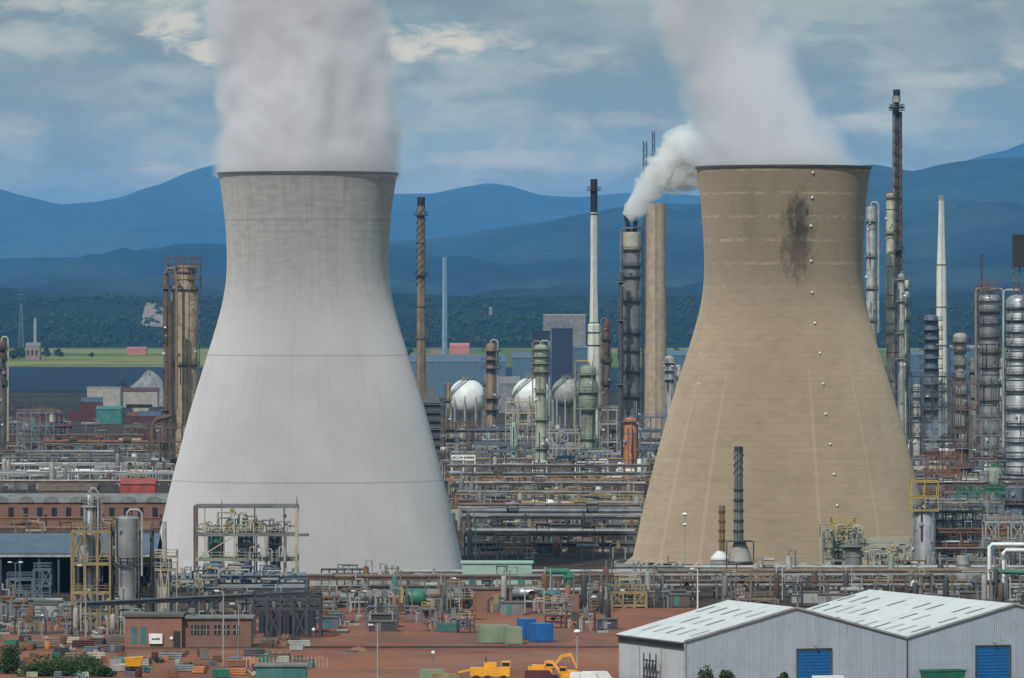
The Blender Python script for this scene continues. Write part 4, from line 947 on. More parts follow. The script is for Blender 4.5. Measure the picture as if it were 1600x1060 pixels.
def sphere(px, pyc, rpx, Y, label, smat='white_paint'):
    s = Y / F; x = XW(px, Y); r = rpx * s; zc = ZW(pyc, Y); t = thing('sphere_tank', label, 'sphere tank', (x, Y, 0), 'white storage spheres')
    MB().ball((x, Y, zc), r, 40, 24).build('shell', smat, t)
    for k in range(10): a = 2 * math.pi * (k + .3) / 10; MB().tube([(x + r * .97 * math.cos(a), Y + r * .97 * math.sin(a), 0), (x + r * .97 * math.cos(a), Y + r * .97 * math.sin(a), zc + .5)], .45, 8).build('leg', 'pale_steel', t)
    MB().lathe(x, Y, [(r * .1, zc + r), (r * .42, zc + r * .97), (r * .42, zc + r * .97 + .3), (r * .1, zc + r + .3)], 20, caps=False).rail([(x + r * .42 * math.cos(i * math.pi / 5), Y + r * .42 * math.sin(i * math.pi / 5), zc + r * .97 + .2) for i in range(11)], 1.3, .16, 2).build('top_walkway', 'sage', t)
    mb = MB(); pv_ = None; st = []
    for i in range(17): a = -2.9 + i * .085; b_ = R(-20 + i * 5.6); q = r * math.cos(b_) + 1.0; st.append((x + q * math.cos(a), Y + q * math.sin(a), zc + (r + 1) * math.sin(b_)))
    for a, b_ in zip(st[:-1], st[1:]): mb.bar(a, b_, .9, .2)
    mb.rail(st, 1.2, .14, 3).build('stair', 'sage', t); occ(x - r, x + r, Y - r, Y + r); return t
sphere(730, 621, 29, 3100, 'white storage sphere nearest the grey tower')
sphere(831, 620, 31, 3050, 'white storage sphere in the middle behind the green topped column')
sphere(886, 614, 24, 3500, 'smaller greyish storage sphere farthest right, half hidden by columns', 'pale_steel')
vessel(767, 536, 2900, 15, 'brown column with red scaffolded head beside the left sphere', 'tan_pipe', plats=(548, 562, 575, 622, 640), pmat='rust_brown', pipe=((1, .35, 650, 'pale_steel'),), plat_ext=2.2)
vessel(758, 585, 2920, 6, 'thin grey column hugging the brown column', 'grey_steel', plats=(600,), topgear=False)
vessel(845, 538, 2400, 19, 'pale green column with broad green head platforms before the middle sphere', 'pale_green', plats=(545, 556, 567, 580, 612, 655, 700), pmat='sage', sections=[(538, 1.1), (585, .9)], pipe=((1, .3, 700, 'pale_steel'), (-1, .22, 720, 'dull_yellow')), plat_ext=1.2)
vessel(919, 570, 2500, 32, 'fat sage green column under the black tipped stack', 'sage', plats=(585, 612, 638, 685, 700), pmat='sage', sections=[(570, .78), (600, 1.0), (640, .72), (700, .95)], bands=8, pipe=((-1, .4, 700, 'dull_yellow'),), name='reactor_column')
chimney(928, [(280, 11), (331, 10.5), (430, 11), (505, 14), (508, 19), (575, 20)], 2540, 'slender white stack with a black tip', 'stack_white', tip=332, lines=(335, 505, 520, 540), plats=(297,), base=0)
vessel(948, 502, 2620, 11, 'slim rusty column right of the black tipped stack', 'rust_brown', plats=(530, 565, 600), pmat='dark_steel', pipe=((-1, .25, 650, 'tan_pipe'),))
vessel(938, 520, 2630, 7, 'very slim yellowish column behind the black tipped stack', 'dull_yellow', plats=(560,), topgear=False)
# twin black-tipped column with steam
tc = vessel(987, 362, 2480, 27, 'tall dark column with pale head and twin black flues', 'grey_steel', plats=(390, 415, 432, 470, 520, 548, 580, 620), pmat='dark_steel', pipe=((1, .4, 650, 'dark_steel'), (-1, .3, 640, 'tan_pipe')), sections=[(362, .95), (400, 1.0), (655, .78)], topgear=False)
s_ = 2480 / F; xc = XW(987, 2480); zt_ = ZW(362, 2480)
MB().lathe(xc, 2480, [(27 * s_ * .525, ZW(392, 2480)), (27 * s_ * .525, ZW(366, 2480)), (27 * s_ * .50, ZW(363, 2480))], 20, caps=False).build('head_casing', 'cream', tc)
for q, dx in ((-1, -7), (1, 0)): MB().tube([(xc + q * 1.2, 2480, zt_ - 1), (xc + q * 1.3, 2480, zt_ + 2), (xc + q * 1.4 - (.8 if q < 0 else 0), 2480, zt_ + 6.0)], .8, 10).build('flue', 'black_paint', tc)
vessel(985, 652, 2420, 20, 'orange rusted vessel below the tall dark column', 'orange_rust', plats=(658,), pmat='grey_steel', ladder=False, bands=2)
vessel(970, 425, 2470, 7, 'thin dark riser beside the tall dark column', 'dark_steel', plats=(440, 500, 600), topgear=False)
chimney(1025, [(318, 31), (330, 30), (480, 32), (640, 36), (700, 38)], 3200, 'broad tan concrete chimney left of the tan tower', 'tan_concrete', lines=(), n=36, pmat='rust_brown')
x_ = 0
mast(1008, 222, 600, 3500, 7, 'tall lattice flare mast behind the broad tan chimney, left one', mat='dark_steel', w=.45, top=.8, k=30)
mast(1021, 206, 600, 3520, 5, 'tall lattice flare mast behind the broad tan chimney, right one', mat='dark_steel', w=.4, top=.8, k=30)
steam('steam_small', 'small bright white steam plume blowing right from the twin black flues', XW(979, 2480), 2480, zt_ + 5.0, 44, 2.6, 15, -.24, .0075, .7, .11, 11.0, low=.55, thr=(0, .25), rate=.8, cols=(1, 1, 1), rot=R(47), fade=(.75, 1.0, 0.0), nz=1.25)
vessel(1046, 556, 2750, 15, 'pale grey boxy column between the tan chimney and the tan tower', 'pale_steel', plats=(566, 578, 592), pmat='pale_steel', plat_ext=1.5)
vessel(1060, 570, 2800, 8, 'thin pale column against the tan tower flank', 'pale_steel', plats=(590, 620))
vessel(803, 660, 2450, 8, 'short pale green standpipe column left of the green topped column', 'mint', plats=(700,))
vessel(878, 672, 2480, 12, 'short grey column right of the green topped column', 'blue_steel', plats=(690,))
vessel(700, 598, 2850, 6, 'small olive column at the left edge of the left sphere', 'dull_yellow', plats=(625,), topgear=False)
for k, (a, b_, Y_, rows, lab, mt, by) in enumerate((
    (742, 838, 2480, (670, 695, 718), 'open grey steel structure between the left sphere and green column', 'blue_steel', 5),
    (852, 905, 2440, (676, 700, 722), 'open grey steel structure left of the fat sage column', 'pale_steel', 3),
    (936, 978, 2500, (640, 662, 690, 715), 'white railed steel structure right of the fat sage column', 'pale_steel', 3),
    (1000, 1052, 2460, (652, 675, 700, 720), 'dark steel structure between the orange vessel and tan tower', 'blue_steel', 3),
    (790, 842, 2560, (628, 645, 662), 'cream piped deck structure below the middle sphere', 'cream', 3),
    (690, 752, 2600, (660, 668), 'brown roofed deck structure beneath the left sphere', 'rust_brown', 3),
    (706, 742, 2420, (712, 718), 'white pipe portal structure right of the grey tower', 'white_paint', 2))):
    frame(a, b_, Y_, 9, rows, lab, mt, by, w=.42, holes=True, rails=k not in (5, 6))
fill(690, 1058, 2640, 3000, 40, ['drum', 'loop', 'skid', 'exchanger', 'cooler'], ['pale_steel', 'cream', 'grey_steel', 'silver', 'white_paint', 'rust_brown'], 'beneath the white spheres', 1.5)
fill(688, 1052, 2410, 2620, 60, ['drum', 'loop', 'skid', 'exchanger', 'cooler'], ['pale_steel', 'blue_steel', 'grey_steel', 'silver', 'rust_brown', 'sage', 'dark_steel', 'dark_steel'], 'among columns between the towers', 1.45)
fill(700, 1040, 2360, 2400, 14, ['loop', 'exchanger', 'drum'], ['white_paint', 'pale_steel', 'dark_steel'], 'behind the long red roof', 1.1)

# long racks and pipe tracks between the two towers
farbox(694, 1020, 752, 762, 2290, 5, 'long low dark red roof over pipe track between the towers', 'shed_dark', 'rust', .8, base=0, name='pipe_gallery', cat='gallery')
PAL = ['rust_brown', 'tan_pipe', 'grey_steel', 'dark_steel', 'rust_brown', 'rust', 'dark_steel', 'pale_steel']
rs = [(705, 1015, 2200, 2215, 6.2, 'dull_yellow', 'brown pipe rack just in front of the long red roof', (1.0, .55)),
      (710, 1010, 2100, 2085, 6.0, 'rust_brown', 'pipe rack between the towers with pale sagging lines', (1.0, .5)),
      (715, 1005, 2010, 2000, 5.6, 'dull_yellow', 'yellowish pipe rack behind the white drum', (1.0, .5)),
      (800, 1004, 1930, 1925, 5.0, 'rust_brown', 'short rusty rack right of the white drum', (1.0,)),
      (718, 1002, 1840, 1835, 6.6, 'pale_steel', 'long grey capped pipe rack in front of the white drum', (1.0,)),
      (722, 998, 1775, 1770, 5.4, 'dark_steel', 'dark heavy pipe rack spanning between the tower feet', (1.0, .6)),
      (698, 1015, 2345, 2350, 6.0, 'rust_brown', 'dark brown pipe rack just behind the long red roof', (1.0, .55)),
      (712, 1008, 2055, 2050, 7.2, 'dark_steel', 'dark tall pipe rack in the middle between the towers', (1.0, .66, .33)),
      (716, 1005, 1960, 1950, 4.4, 'rust', 'rusty low pipe rack behind the white drum', (1.0, .5)),
      (720, 1000, 1880, 1876, 5.2, 'grey_steel', 'grey brown pipe rack beside the white drum', (1.0, .5)),
      (726, 996, 1640, 1640, 5.4, 'rust_brown', 'rusty brown rack behind the mint hall', (1.0, .5)),
      (730, 992, 1690, 1686, 4.6, 'grey_steel', 'low grey pipe rack nearest the tower feet', (1.0,))]
for k, (a, b_, Y0_, Y1_, h, mt, lab, lv) in enumerate(rs):
    pp = [rnd.choice(PAL) for _ in range(6)]; rack(a, b_, Y0_, Y1_, h, lab, pp, mt, 8, 5.5, lv, seed=k)
pr_ = rack(730, 1004, 1740, 1738, 7.6, 'broad flat topped dark gallery of big pipes between the tower feet', ['grey_steel', 'dark_steel', 'pale_steel', 'dark_steel'], 'dark_steel', 14, 4.4, (1.0,), pr=(.5, .8), seed=44, girder='pale_steel')
hdrum(XW(848, 1900), 1900, 1.45, 6.6, 5.2, 'white horizontal drum raised on saddles between the towers', 'white_paint')
fill(700, 1015, 2110, 2190, 26, ['drum', 'loop', 'skid', 'exchanger', 'pump'], ['tan_pipe', 'rust_brown', 'grey_steel', 'dark_steel', 'rust_brown', 'dull_yellow'], 'among racks behind both towers', 1.0)
fill(705, 1010, 2018, 2080, 26, ['drum', 'loop', 'skid', 'exchanger', 'cooler'], ['tan_pipe', 'rust_brown', 'grey_steel', 'cream', 'dull_yellow', 'dark_steel', 'dark_steel'], 'in middle racks between towers', 1.0)
fill(712, 1005, 1850, 1985, 38, ['drum', 'loop', 'skid', 'exchanger', 'cooler', 'hut'], ['dull_yellow', 'rust_brown', 'grey_steel', 'cream', 'yellow', 'pale_steel', 'dark_steel'], 'around the raised white drum', .95)
fill(725, 1000, 1590, 1730, 30, ['drum', 'loop', 'skid', 'exchanger', 'hut', 'pump'], ['rust', 'dark_steel', 'blue_steel', 'grey_steel', 'brick', 'dark_steel', 'rust_brown'], 'between the tower feet', .9)

# ================================================================== left background
vessel(288, 414, 2600, 42, 'huge tan brown column left of the grey tower', 'beige', plats=(425, 452, 570), pmat='rust_brown', pipe=(), topgear=True, n=28, sections=[(414, .8), (452, 1.0)], dome=.2, plat_ext=.8)
C1 = vessel(259, 426, 2590, 8, 'slim brown riser pipe column left of the huge tan column', 'rust_brown', plats=(450, 640), topgear=False, ladder=False)
MB().tube([(XW(259, 2590), 2589, ZW(428, 2590)), (XW(262, 2590), 2589, ZW(420, 2590)), (XW(272, 2590), 2589, ZW(420, 2590)), (XW(276, 2590), 2589, ZW(432, 2590)), (XW(276, 2590), 2589, ZW(640, 2590))], .55, 10).build('overhead_pipe', 'tan_pipe', C1)
MB().tube([(XW(266, 2580), 2580, ZW(470, 2580)), (XW(266, 2580), 2580, ZW(640, 2580)), (XW(268, 2580), 2580, ZW(650, 2580)), (XW(246, 2580), 2580, ZW(655, 2580)), (XW(238, 2580), 2580, ZW(664, 2580)), (XW(238, 2580), 2580, 0)], .95, 12).build('elbow_pipe', 'rust_brown', C1)
fr = frame(262, 312, 2596, 12, (402, 418, 436), 'scaffold cage crowning the huge tan column', 'rust_brown', 4, base=ZW(452, 2596), w=.4, rails=True, reserve=False, holes=True, top_deck=False)
for k, row in enumerate(range(470, 700, 24)):
    MB().box(XW(297, 2590), XW(312, 2590), 2587, 2590, ZW(row, 2590), ZW(row, 2590) + .35).rail([(XW(297, 2590), 2587, ZW(row, 2590) + .3), (XW(312, 2590), 2587, ZW(row, 2590) + .3)], 1.2, .14, 1.5).build('landing', 'rust_brown', fr)
for px_ in (296, 312): MB().bar((XW(px_, 2590), 2588, 0), (XW(px_, 2590), 2588, ZW(452, 2590)), .35).build('post', 'rust_brown', fr)
frame(232, 284, 2500, 8, (668, 690, 708), 'brown frame round the elbow pipe foot of the tan column', 'rust_brown', 3, w=.5, holes=True)
vessel(3, 532, 2500, 12, 'dark rusty column cut by the left edge', 'rust_brown', plats=(545, 560, 600), pmat='dark_steel', pipe=((1, .35, 690, 'cream'),))
vessel(-4, 560, 2480, 14, 'grey column behind the left edge', 'grey_steel', plats=(575,))
rack(70, 255, 2560, 2545, 10, 'high rusty pipe bridge left of the tan column', ['rust', 'rust_brown', 'tan_pipe', 'rust'], 'grey_steel', 14, 5, (1.0, .6), pr=(.4, .75), seed=3)
frame(26, 84, 2600, 9, (645, 665, 690), 'grey open structure near the left edge', 'grey_steel', 5, w=.36, holes=True)
rack(0, 240, 2400, 2395, 5.5, 'pale cluttered pipe rack below the rusty pipe bridge', ['pale_steel', 'white_paint', 'grey_steel', 'pale_steel', 'tan_pipe'], 'pale_steel', 9, 5, (1.0, .5), seed=5)
rack(0, 280, 2300, 2305, 4.6, 'long pale pipe rack left of the grey tower', ['pale_steel', 'silver', 'grey_steel', 'pale_steel', 'silver'], 'pale_steel', 9, 5, (1.0,), seed=6)
rack(0, 270, 2230, 2228, 3.4, 'low brown pipe rack behind the brick workshops', ['rust_brown', 'pale_steel', 'tan_pipe', 'rust_brown'], 'rust_brown', 9, 5, (1.0,), seed=7)
fill(12, 255, 2420, 2700, 40, ['drum', 'loop', 'skid', 'exchanger', 'cooler', 'hut'], ['grey_steel', 'rust_brown', 'tan_pipe', 'dark_steel', 'blue_steel', 'cream', 'pale_steel'], 'under the rusty pipe bridge', 1.3)
fill(0, 262, 2310, 2390, 26, ['drum', 'loop', 'exchanger', 'skid', 'pump'], ['pale_steel', 'white_paint', 'cream', 'grey_steel', 'silver'], 'among the pale racks at left', 1.1)
fill(0, 262, 2235, 2290, 14, ['exchanger', 'hut', 'drum', 'pump'], ['rust_brown', 'tan_pipe', 'concrete', 'grey_steel'], 'behind the brick workshop row', 1.0)
fill(-5, 245, 2720, 3400, 22, ['hut', 'drum', 'skid', 'exchanger'], ['dark_steel', 'teal', 'grey_steel', 'rust_brown', 'maroon'], 'below the dock stacks', 1.6)
farbox(188, 242, 757, 776, 2050, 12, 'small bright red roofed brick shed behind the workshop row', 'red_paint', 'red_paint', 1.5, base=0, name='red_shed')
farbox(60, 150, 768, 790, 2060, 12, 'brown roofed store behind the workshop row', 'dull_brick', 'rust_brown', 2, base=0, name='store_shed')
# workshop row
x0, x1 = XW(-60, 1850), XW(300, 1850); Yw = 1850
wr = shed(x0, x1, Yw, Yw + 12, ZW(786, Yw), 2.2, 'long red brick workshop row with arched roof dormers', 'dull_brick', 'roof_grey', name='workshop_row', cat='workshop', wins=[((i + .25) / 16, (i + .62) / 16, .36, .82) for i in range(16)], doors=[((i + .75) / 16, (i + .92) / 16, 0, .55) for i in (1, 5, 9, 13)])
for i in range(9):
    xx = x0 + (x1 - x0) * (i + .5) / 9
    MB().prism([(xx + 2.2 * math.cos(R(a)), ZW(786, Yw) + .1 + 1.7 * math.sin(R(a))) for a in range(0, 181, 20)], Yw - .5, Yw + 5).build('dormer', 'roof_grey', wr, False)
rack(-20, 262, 1800, 1800, 4.2, 'rusty pipe rack in front of the brick workshop row', ['rust', 'rust_brown', 'rust', 'tan_pipe'], 'rust', 9, 3, (1.0,), seed=9)
rack(-20, 255, 1765, 1765, 2.6, 'low rusty pipe track near the blue roofed shed', ['rust', 'rust_brown', 'tan_pipe'], 'rust_brown', 9, 2.4, (1.0,), seed=10)
fill(0, 235, 1700, 1755, 8, ['hut', 'pump', 'exchanger'], ['rust', 'rust_brown', 'tan_pipe'], 'behind the blue roofed shed', .9)

# big dark open shed with blue grey roof
Ys = 1420; x0, x1 = XW(-90, Ys), XW(243, Ys); t = thing('open_shed', 'large dark open sided shed with blue grey roof', 'shed', ((x0 + x1) / 2, Ys + 12, 0)); zE, zR = ZW(866, Ys), ZW(836, Ys + 14)
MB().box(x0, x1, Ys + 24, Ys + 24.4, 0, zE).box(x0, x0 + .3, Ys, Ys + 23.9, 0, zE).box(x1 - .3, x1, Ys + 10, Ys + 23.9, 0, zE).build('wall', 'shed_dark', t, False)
MB().add([(x0 - .5, Ys - .6, zE), (x1 + .3, Ys - .6, zE), (x1 + .3, Ys + 14, zR), (x0 - .5, Ys + 14, zR), (x0 - .5, Ys + 25, zE), (x1 + .3, Ys + 25, zE),
          (x0 - .5, Ys - .6, zE + .35), (x1 + .3, Ys - .6, zE + .35), (x1 + .3, Ys + 14, zR + .35), (x0 - .5, Ys + 14, zR + .35), (x0 - .5, Ys + 25, zE + .35), (x1 + .3, Ys + 25, zE + .35)],
         [(0, 1, 2, 3), (3, 2, 5, 4), (6, 9, 8, 7), (9, 10, 11, 8), (0, 6, 7, 1), (1, 7, 8, 2), (2, 8, 11, 5), (0, 3, 9, 6), (3, 4, 10, 9), (4, 5, 11, 10)]).build('roof', 'roof_blue', t, False)
MB().bar((x0, Ys - .7, zE - .35), (x1, Ys - .7, zE - .35), .3, .5).build('fascia', 'pale_steel', t)
for i in range(12): xx = x0 + (x1 - x0) * i / 11; MB().bar((xx, Ys, 0), (xx, Ys, zE - .6), .5).build('post', 'dark_steel', t)
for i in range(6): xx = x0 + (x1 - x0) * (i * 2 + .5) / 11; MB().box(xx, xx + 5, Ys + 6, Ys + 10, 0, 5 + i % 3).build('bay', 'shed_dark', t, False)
occ(x0, x1, Ys, Ys + 25)
frame(10, 50, 1395, 6, (905, 925), 'blue grey small structure in front of the open shed at left', 'blue_steel', 2, w=.3, holes=True)
frame(52, 78, 1390, 5, (890, 915, 935), 'narrow dark steel structure before the open shed', 'blue_steel', 2, w=.3, holes=True)
farbox(42, 90, 943, 951, 1372, 4, 'long low teal skip before the open shed', 'teal', 'teal', base=0, name='skip', cat='skip')
rack(-10, 118, 1340, 1342, 1.8, 'low grey pipe track crossing the yard at left', ['grey_steel', 'pale_steel', 'rust_brown'], 'grey_steel', 8, 2.5, (1.0,), seed=12)
fill(-5, 115, 1300, 1335, 9, ['pump', 'hut', 'exchanger'], ['concrete', 'rust_brown', 'grey_steel', 'pale_steel'], 'in the yard before the open shed', .7)

# ================================================================== process structure at left foreground
Yf = 1262
frame(112, 172, Yf, 7, (830, 880, 925, 958), 'tall yellow railed structure carrying the left silver vessel', 'dull_yellow', 3, deckmat='dull_yellow', w=.5, holes=True)
frame(174, 236, Yf + 1, 7, (828, 882, 930), 'dark structure with yellow rails behind the tall silver vessel', 'dark_steel', 3, deckmat='dull_yellow', w=.5, holes=True)
vessel(133, 830, Yf + 3.5, 27, 'silver vessel held in the yellow railed structure', 'silver', name='process_vessel', cat='vessel', base=ZW(888, Yf), ladder=False, sections=[(830, .95)], plats=())
vessel(140, 772, Yf + 5, 15, 'slim silver column rising above the yellow railed structure', 'silver', plats=(790,), pmat='pale_steel', pipe=((1, .18, 880, 'pale_steel'),), plat_ext=.7)
vessel(153, 778, Yf + 5.5, 6, 'thin grey column beside the slim silver one', 'blue_steel', topgear=False, ladder=True)
vessel(199, 806, Yf - 4, 34, 'tall silver vessel with narrower foot left of the grey tower', 'silver', name='process_vessel', cat='vessel', sections=[(806, 1.0), (884, .74)], dome=.25, bands=0, pipe=((1, .22, 900, 'pale_steel'),), plats=(882,), pmat='dark_steel', plat_ext=.25, n=30, base=0)
vessel(256, 888, 1300, 19, 'pale round tank with a thin vent at the foot of the grey tower', 'pale_steel', name='process_vessel', cat='vessel', dome=.1, ladder=False, topgear=False, pmat='pale_steel', plats=(888,), plat_ext=.5)
x_ = XW(257, 1300); tv = thing('vent_pipe', 'tall thin vent pipe above the pale round tank', 'vent pipe', (x_, 1301.5, ZW(888, 1300))); MB().tube([(x_, 1300, ZW(889, 1300)), (x_, 1300, ZW(815, 1300))], [.55, .4], 10).build('pipe', 'pale_steel', tv)
frame(238, 276, 1296, 5, (870, 890), 'light scaffold round the pale round tank', 'cream', 3, w=.16, rails=True, holes=True, reserve=False)
fill(108, 242, 1226, 1256, 12, ['pump', 'drum', 'loop', 'exchanger', 'skid'], ['blue_steel', 'pale_steel', 'grey_steel', 'dark_steel', 'cream'], 'below the yellow railed structure', .62)
fill(175, 245, 1275, 1330, 8, ['loop', 'skid', 'drum', 'exchanger'], ['dark_steel', 'dull_yellow', 'blue_steel', 'cream'], 'behind the tall silver vessel', .9)
def ring_pipes(px, y_, Y, n, label, mat='sage', r=.22, seed=1, spread=5.5, up=3.5):
    q = random.Random(seed); x = XW(px, Y); z = ZW(y_, Y); t = thing('pipe_manifold', label, 'pipework', (x, Y, z))
    for k in range(n):
        a = q.uniform(-spread, spread); b_ = a + q.uniform(-3, 3); h = q.uniform(.6, up); d = q.uniform(-1.5, 1.5)
        MB().tube([(x + a, Y + d, z - .1), (x + a, Y + d, z + h - .3), (x + a + .3 * (1 if b_ > a else -1), Y + d, z + h), (x + b_, Y + d, z + h), (x + b_, Y + d, z + q.uniform(-.1, h * .5))], r * q.uniform(.6, 1.2), 7).build('pipe', q.choice((mat, 'pale_steel', mat, 'cream')), t)
    for k in range(max(2, n // 3)): a = q.uniform(-spread, spread); MB().ball((x + a, Y - 1.6, z + q.uniform(.5, up)), .38, 8, 6).build('valve', q.choice(('grey_steel', 'yellow', 'sage')), t)
    return t
# frame with three dark vessels before the grey tower
Yq = 1330
fr = thing('steel_frame', 'tall open portal frame holding three dark vessels before the grey tower', 'steel frame', (XW(383, Yq), Yq + 5, 0))
xa, xb = XW(304, Yq), XW(463, Yq); zt = ZW(792, Yq)
for k, px in enumerate((304, 320, 345, 366, 398, 414, 444, 463)):
    for d in (0, 10): MB().bar((XW(px, Yq), Yq + d, 0), (XW(px, Yq), Yq + d, zt if px in (304, 463, 366, 398, 444, 320) and d == 0 or px in (304, 463) else ZW(838, Yq)), .42 if px in (304, 463) else .26).build('post', 'cream' if k % 2 else 'rust_brown', fr)
for d in (0, 10): MB().bar((xa, Yq + d, zt), (xb, Yq + d, zt), .5, .6).build('beam', 'grey_steel', fr)
for sx in (xa, xb): MB().bar((sx, Yq, zt), (sx, Yq + 10, zt), .4).build('beam', 'grey_steel', fr)
for row in (836, 875):
    z = ZW(row, Yq); dk = MB().bar((xa, Yq, z), (xb + (2.5 if row == 836 else 0), Yq, z), .4, .55).bar((xa, Yq + 10, z), (xb, Yq + 10, z), .4, .5).build('beam', 'sage' if row == 875 else 'grey_steel', fr)
    MB().box(xa, xb, Yq + .3, Yq + 1.5, z + .3, z + .4).build('deck', 'dull_yellow', fr)
    MB().rail([(xa, Yq, z + .3), (xb, Yq, z + .3)], 1.2, .12, 1.6).build('railing', 'cream', fr)
MB().bar((xa, Yq, ZW(875, Yq)), (XW(366, Yq), Yq - .1, ZW(838, Yq)), .25).build('brace', 'cream', fr); occ(xa, xb, Yq, Yq + 10)
for px, w, lab, mt in ((337, 24, 'left', 'teal'), (384, 24, 'middle', 'blue_steel'), (430, 21, 'right', 'dark_steel')):
    vessel(px, 826, Yq + 5, w, f'dark upright vessel at the {lab} in the portal frame', mt, name='process_vessel', cat='vessel', sections=[(826, 1.0), (868, .8)], bands=3, ladder=True, plats=(), base=0, dome=.5)
ring_pipes(337, 833, Yq + 2, 9, 'tangle of green grey pipes above the left framed vessel', 'sage', seed=2, spread=3.6, up=2.8)
ring_pipes(375, 833, Yq + 2, 13, 'tall tangle of green grey pipes above the middle framed vessel', 'sage', seed=3, spread=4.2, up=4.6)
ring_pipes(432, 832, Yq + 2, 11, 'tangle of blue grey pipes above the right framed vessel', 'grey_steel', seed=4, spread=3.6, up=3.4)
ring_pipes(410, 878, Yq - 1, 8, 'pipes rising between the middle and right framed vessels', 'blue_steel', seed=14, spread=6, up=3.4)
for px, yt in ((345, 782), (365, 800), (398, 796), (463, 776)): x = XW(px, Yq); z = ZW(838 if px not in (398, 463) else 792, Yq); solo(MB().tube([(x, Yq + 4, z), (x, Yq + 4, ZW(yt, Yq))], [.12, .06], 6), 'vent_pipe', 'dark_steel', f'thin dark vent rod over the portal frame', 'vent pipe', (x, Yq + 4, z), 'vent rods over the portal frame')
# blue grey deck of pipes below
rack(272, 478, 1322, 1324, ZW(902, 1322), 'blue grey upper deck of pipes below the portal frame', ['blue_steel', 'blue_steel', 'pale_steel', 'blue_steel', 'grey_steel', 'blue_steel'], 'blue_steel', 7, 6, (1.0, .72), seed=15, pr=(.2, .45))
rack(268, 476, 1312, 1313, ZW(920, 1312), 'blue grey lower deck of pipes before the portal frame', ['blue_steel', 'grey_steel', 'blue_steel', 'pale_steel', 'blue_steel'], 'dark_steel', 7, 6, (1.0, .6), seed=16, pr=(.2, .42))
ring_pipes(320, 903, 1317, 12, 'mass of blue grey pipe bends left below the portal frame', 'blue_steel', seed=21, spread=5.8, up=2.2)
ring_pipes(400, 900, 1317, 14, 'mass of blue grey pipe bends right below the portal frame', 'blue_steel', seed=22, spread=8.5, up=2.2)
ring_pipes(290, 925, 1308, 9, 'yellow green pipe bends left under the portal frame', 'dull_yellow', seed=23, spread=3.5, up=2.5)
frame(396, 500, 1228, 8, (935, 950), 'black legged plant structure below the blue grey pipe decks', 'dark_steel', 5, w=.55, holes=True)
for px in (415, 428, 455, 468, 482): vessel(px, 940, 1233, 6, f'slim dark standpipe under the black legged structure', 'dark_steel' if px % 2 else 'grey_steel', name='standpipe', cat='standpipe', group='standpipes under the black legged structure', ladder=False, topgear=False)
shed(XW(404, 1246), XW(492, 1246), 1246, 1254, 5.2, 0, 'dark flat block behind the black legged structure', 'shed_dark', 'dark_steel', name='switch_house', cat='building')
fill(270, 480, 1290, 1304, 10, ['pump', 'drum', 'exchanger', 'loop'], ['dark_steel', 'blue_steel', 'grey_steel', 'dull_yellow'], 'beneath the blue grey pipe decks', .7)

# ================================================================== pipe bridges across the middle
rack(118, 478, 1238, 1290, 5.6, 'slim dark pipe bridge passing the brick office', ['dark_steel', 'dark_steel', 'grey_steel'], 'dark_steel', 16, 1.8, (1.0,), seed=31, pr=(.16, .26), cross=False, postw=.28)
rack(476, 960, 1368, 1372, 5.4, 'main pipe bridge in front of the grey tower foot', ['rust_brown', 'grey_steel', 'tan_pipe', 'rust_brown', 'pale_steel'], 'grey_steel', 11, 5.5, (1.0, .62), seed=32, pr=(.18, .36), girder='rust_brown')
rack(950, 1620, 1400, 1404, 5.2, 'long pipe bridge in front of the tan tower foot', ['rust_brown', 'pale_steel', 'grey_steel', 'rust_brown', 'tan_pipe', 'dark_steel'], 'grey_steel', 10, 6, (1.0, .6), seed=33, girder='pale_steel')
rack(960, 1620, 1440, 1440, 4.6, 'rear pipe bridge with pale top rail at the tan tower foot', ['pale_steel', 'grey_steel', 'tan_pipe', 'pale_steel'], 'rust_brown', 9, 4.5, (1.0,), seed=34, girder='pale_steel')
rack(600, 1010, 1436, 1438, 3.8, 'grey pipe rack behind the mint roofed hall', ['grey_steel', 'pale_steel', 'rust_brown', 'tan_pipe'], 'grey_steel', 10, 4.5, (1.0,), seed=35)
rack(482, 716, 1395, 1397, 4.7, 'dark pipe rack touching the grey tower foot', ['dark_steel', 'grey_steel', 'dark_steel', 'pale_steel'], 'dark_steel', 8, 4, (1.0,), seed=36)
frame(502, 574, 1402, 4, (889,), 'thin dark goalpost frame at the foot of the grey tower', 'dark_steel', 6, w=.26, rails=False, brace=False, reserve=False, top_deck=False)
# fat horizontal pipe run
fp = thing('main_pipe', 'fat grey pipe lying along the main pipe bridge', 'pipeline', (XW(600, 1362), 1362, 0))
MB().tube([(XW(498, 1362), 1362, ZW(935, 1362)), (XW(850, 1362), 1362, ZW(926, 1362))], 1.35, 16).build('pipe', 'grey_steel', fp)
for px in range(505, 850, 38): MB().box(XW(px, 1362) - .2, XW(px, 1362) + .2, 1361, 1363, 0, ZW(936, 1362)).build('support', 'grey_steel', fp)
hdrum(XW(868, 1357), 1357, 1.0, 15, 2.9, 'long pale horizontal vessel under the pipe bridge right of centre', 'silver')
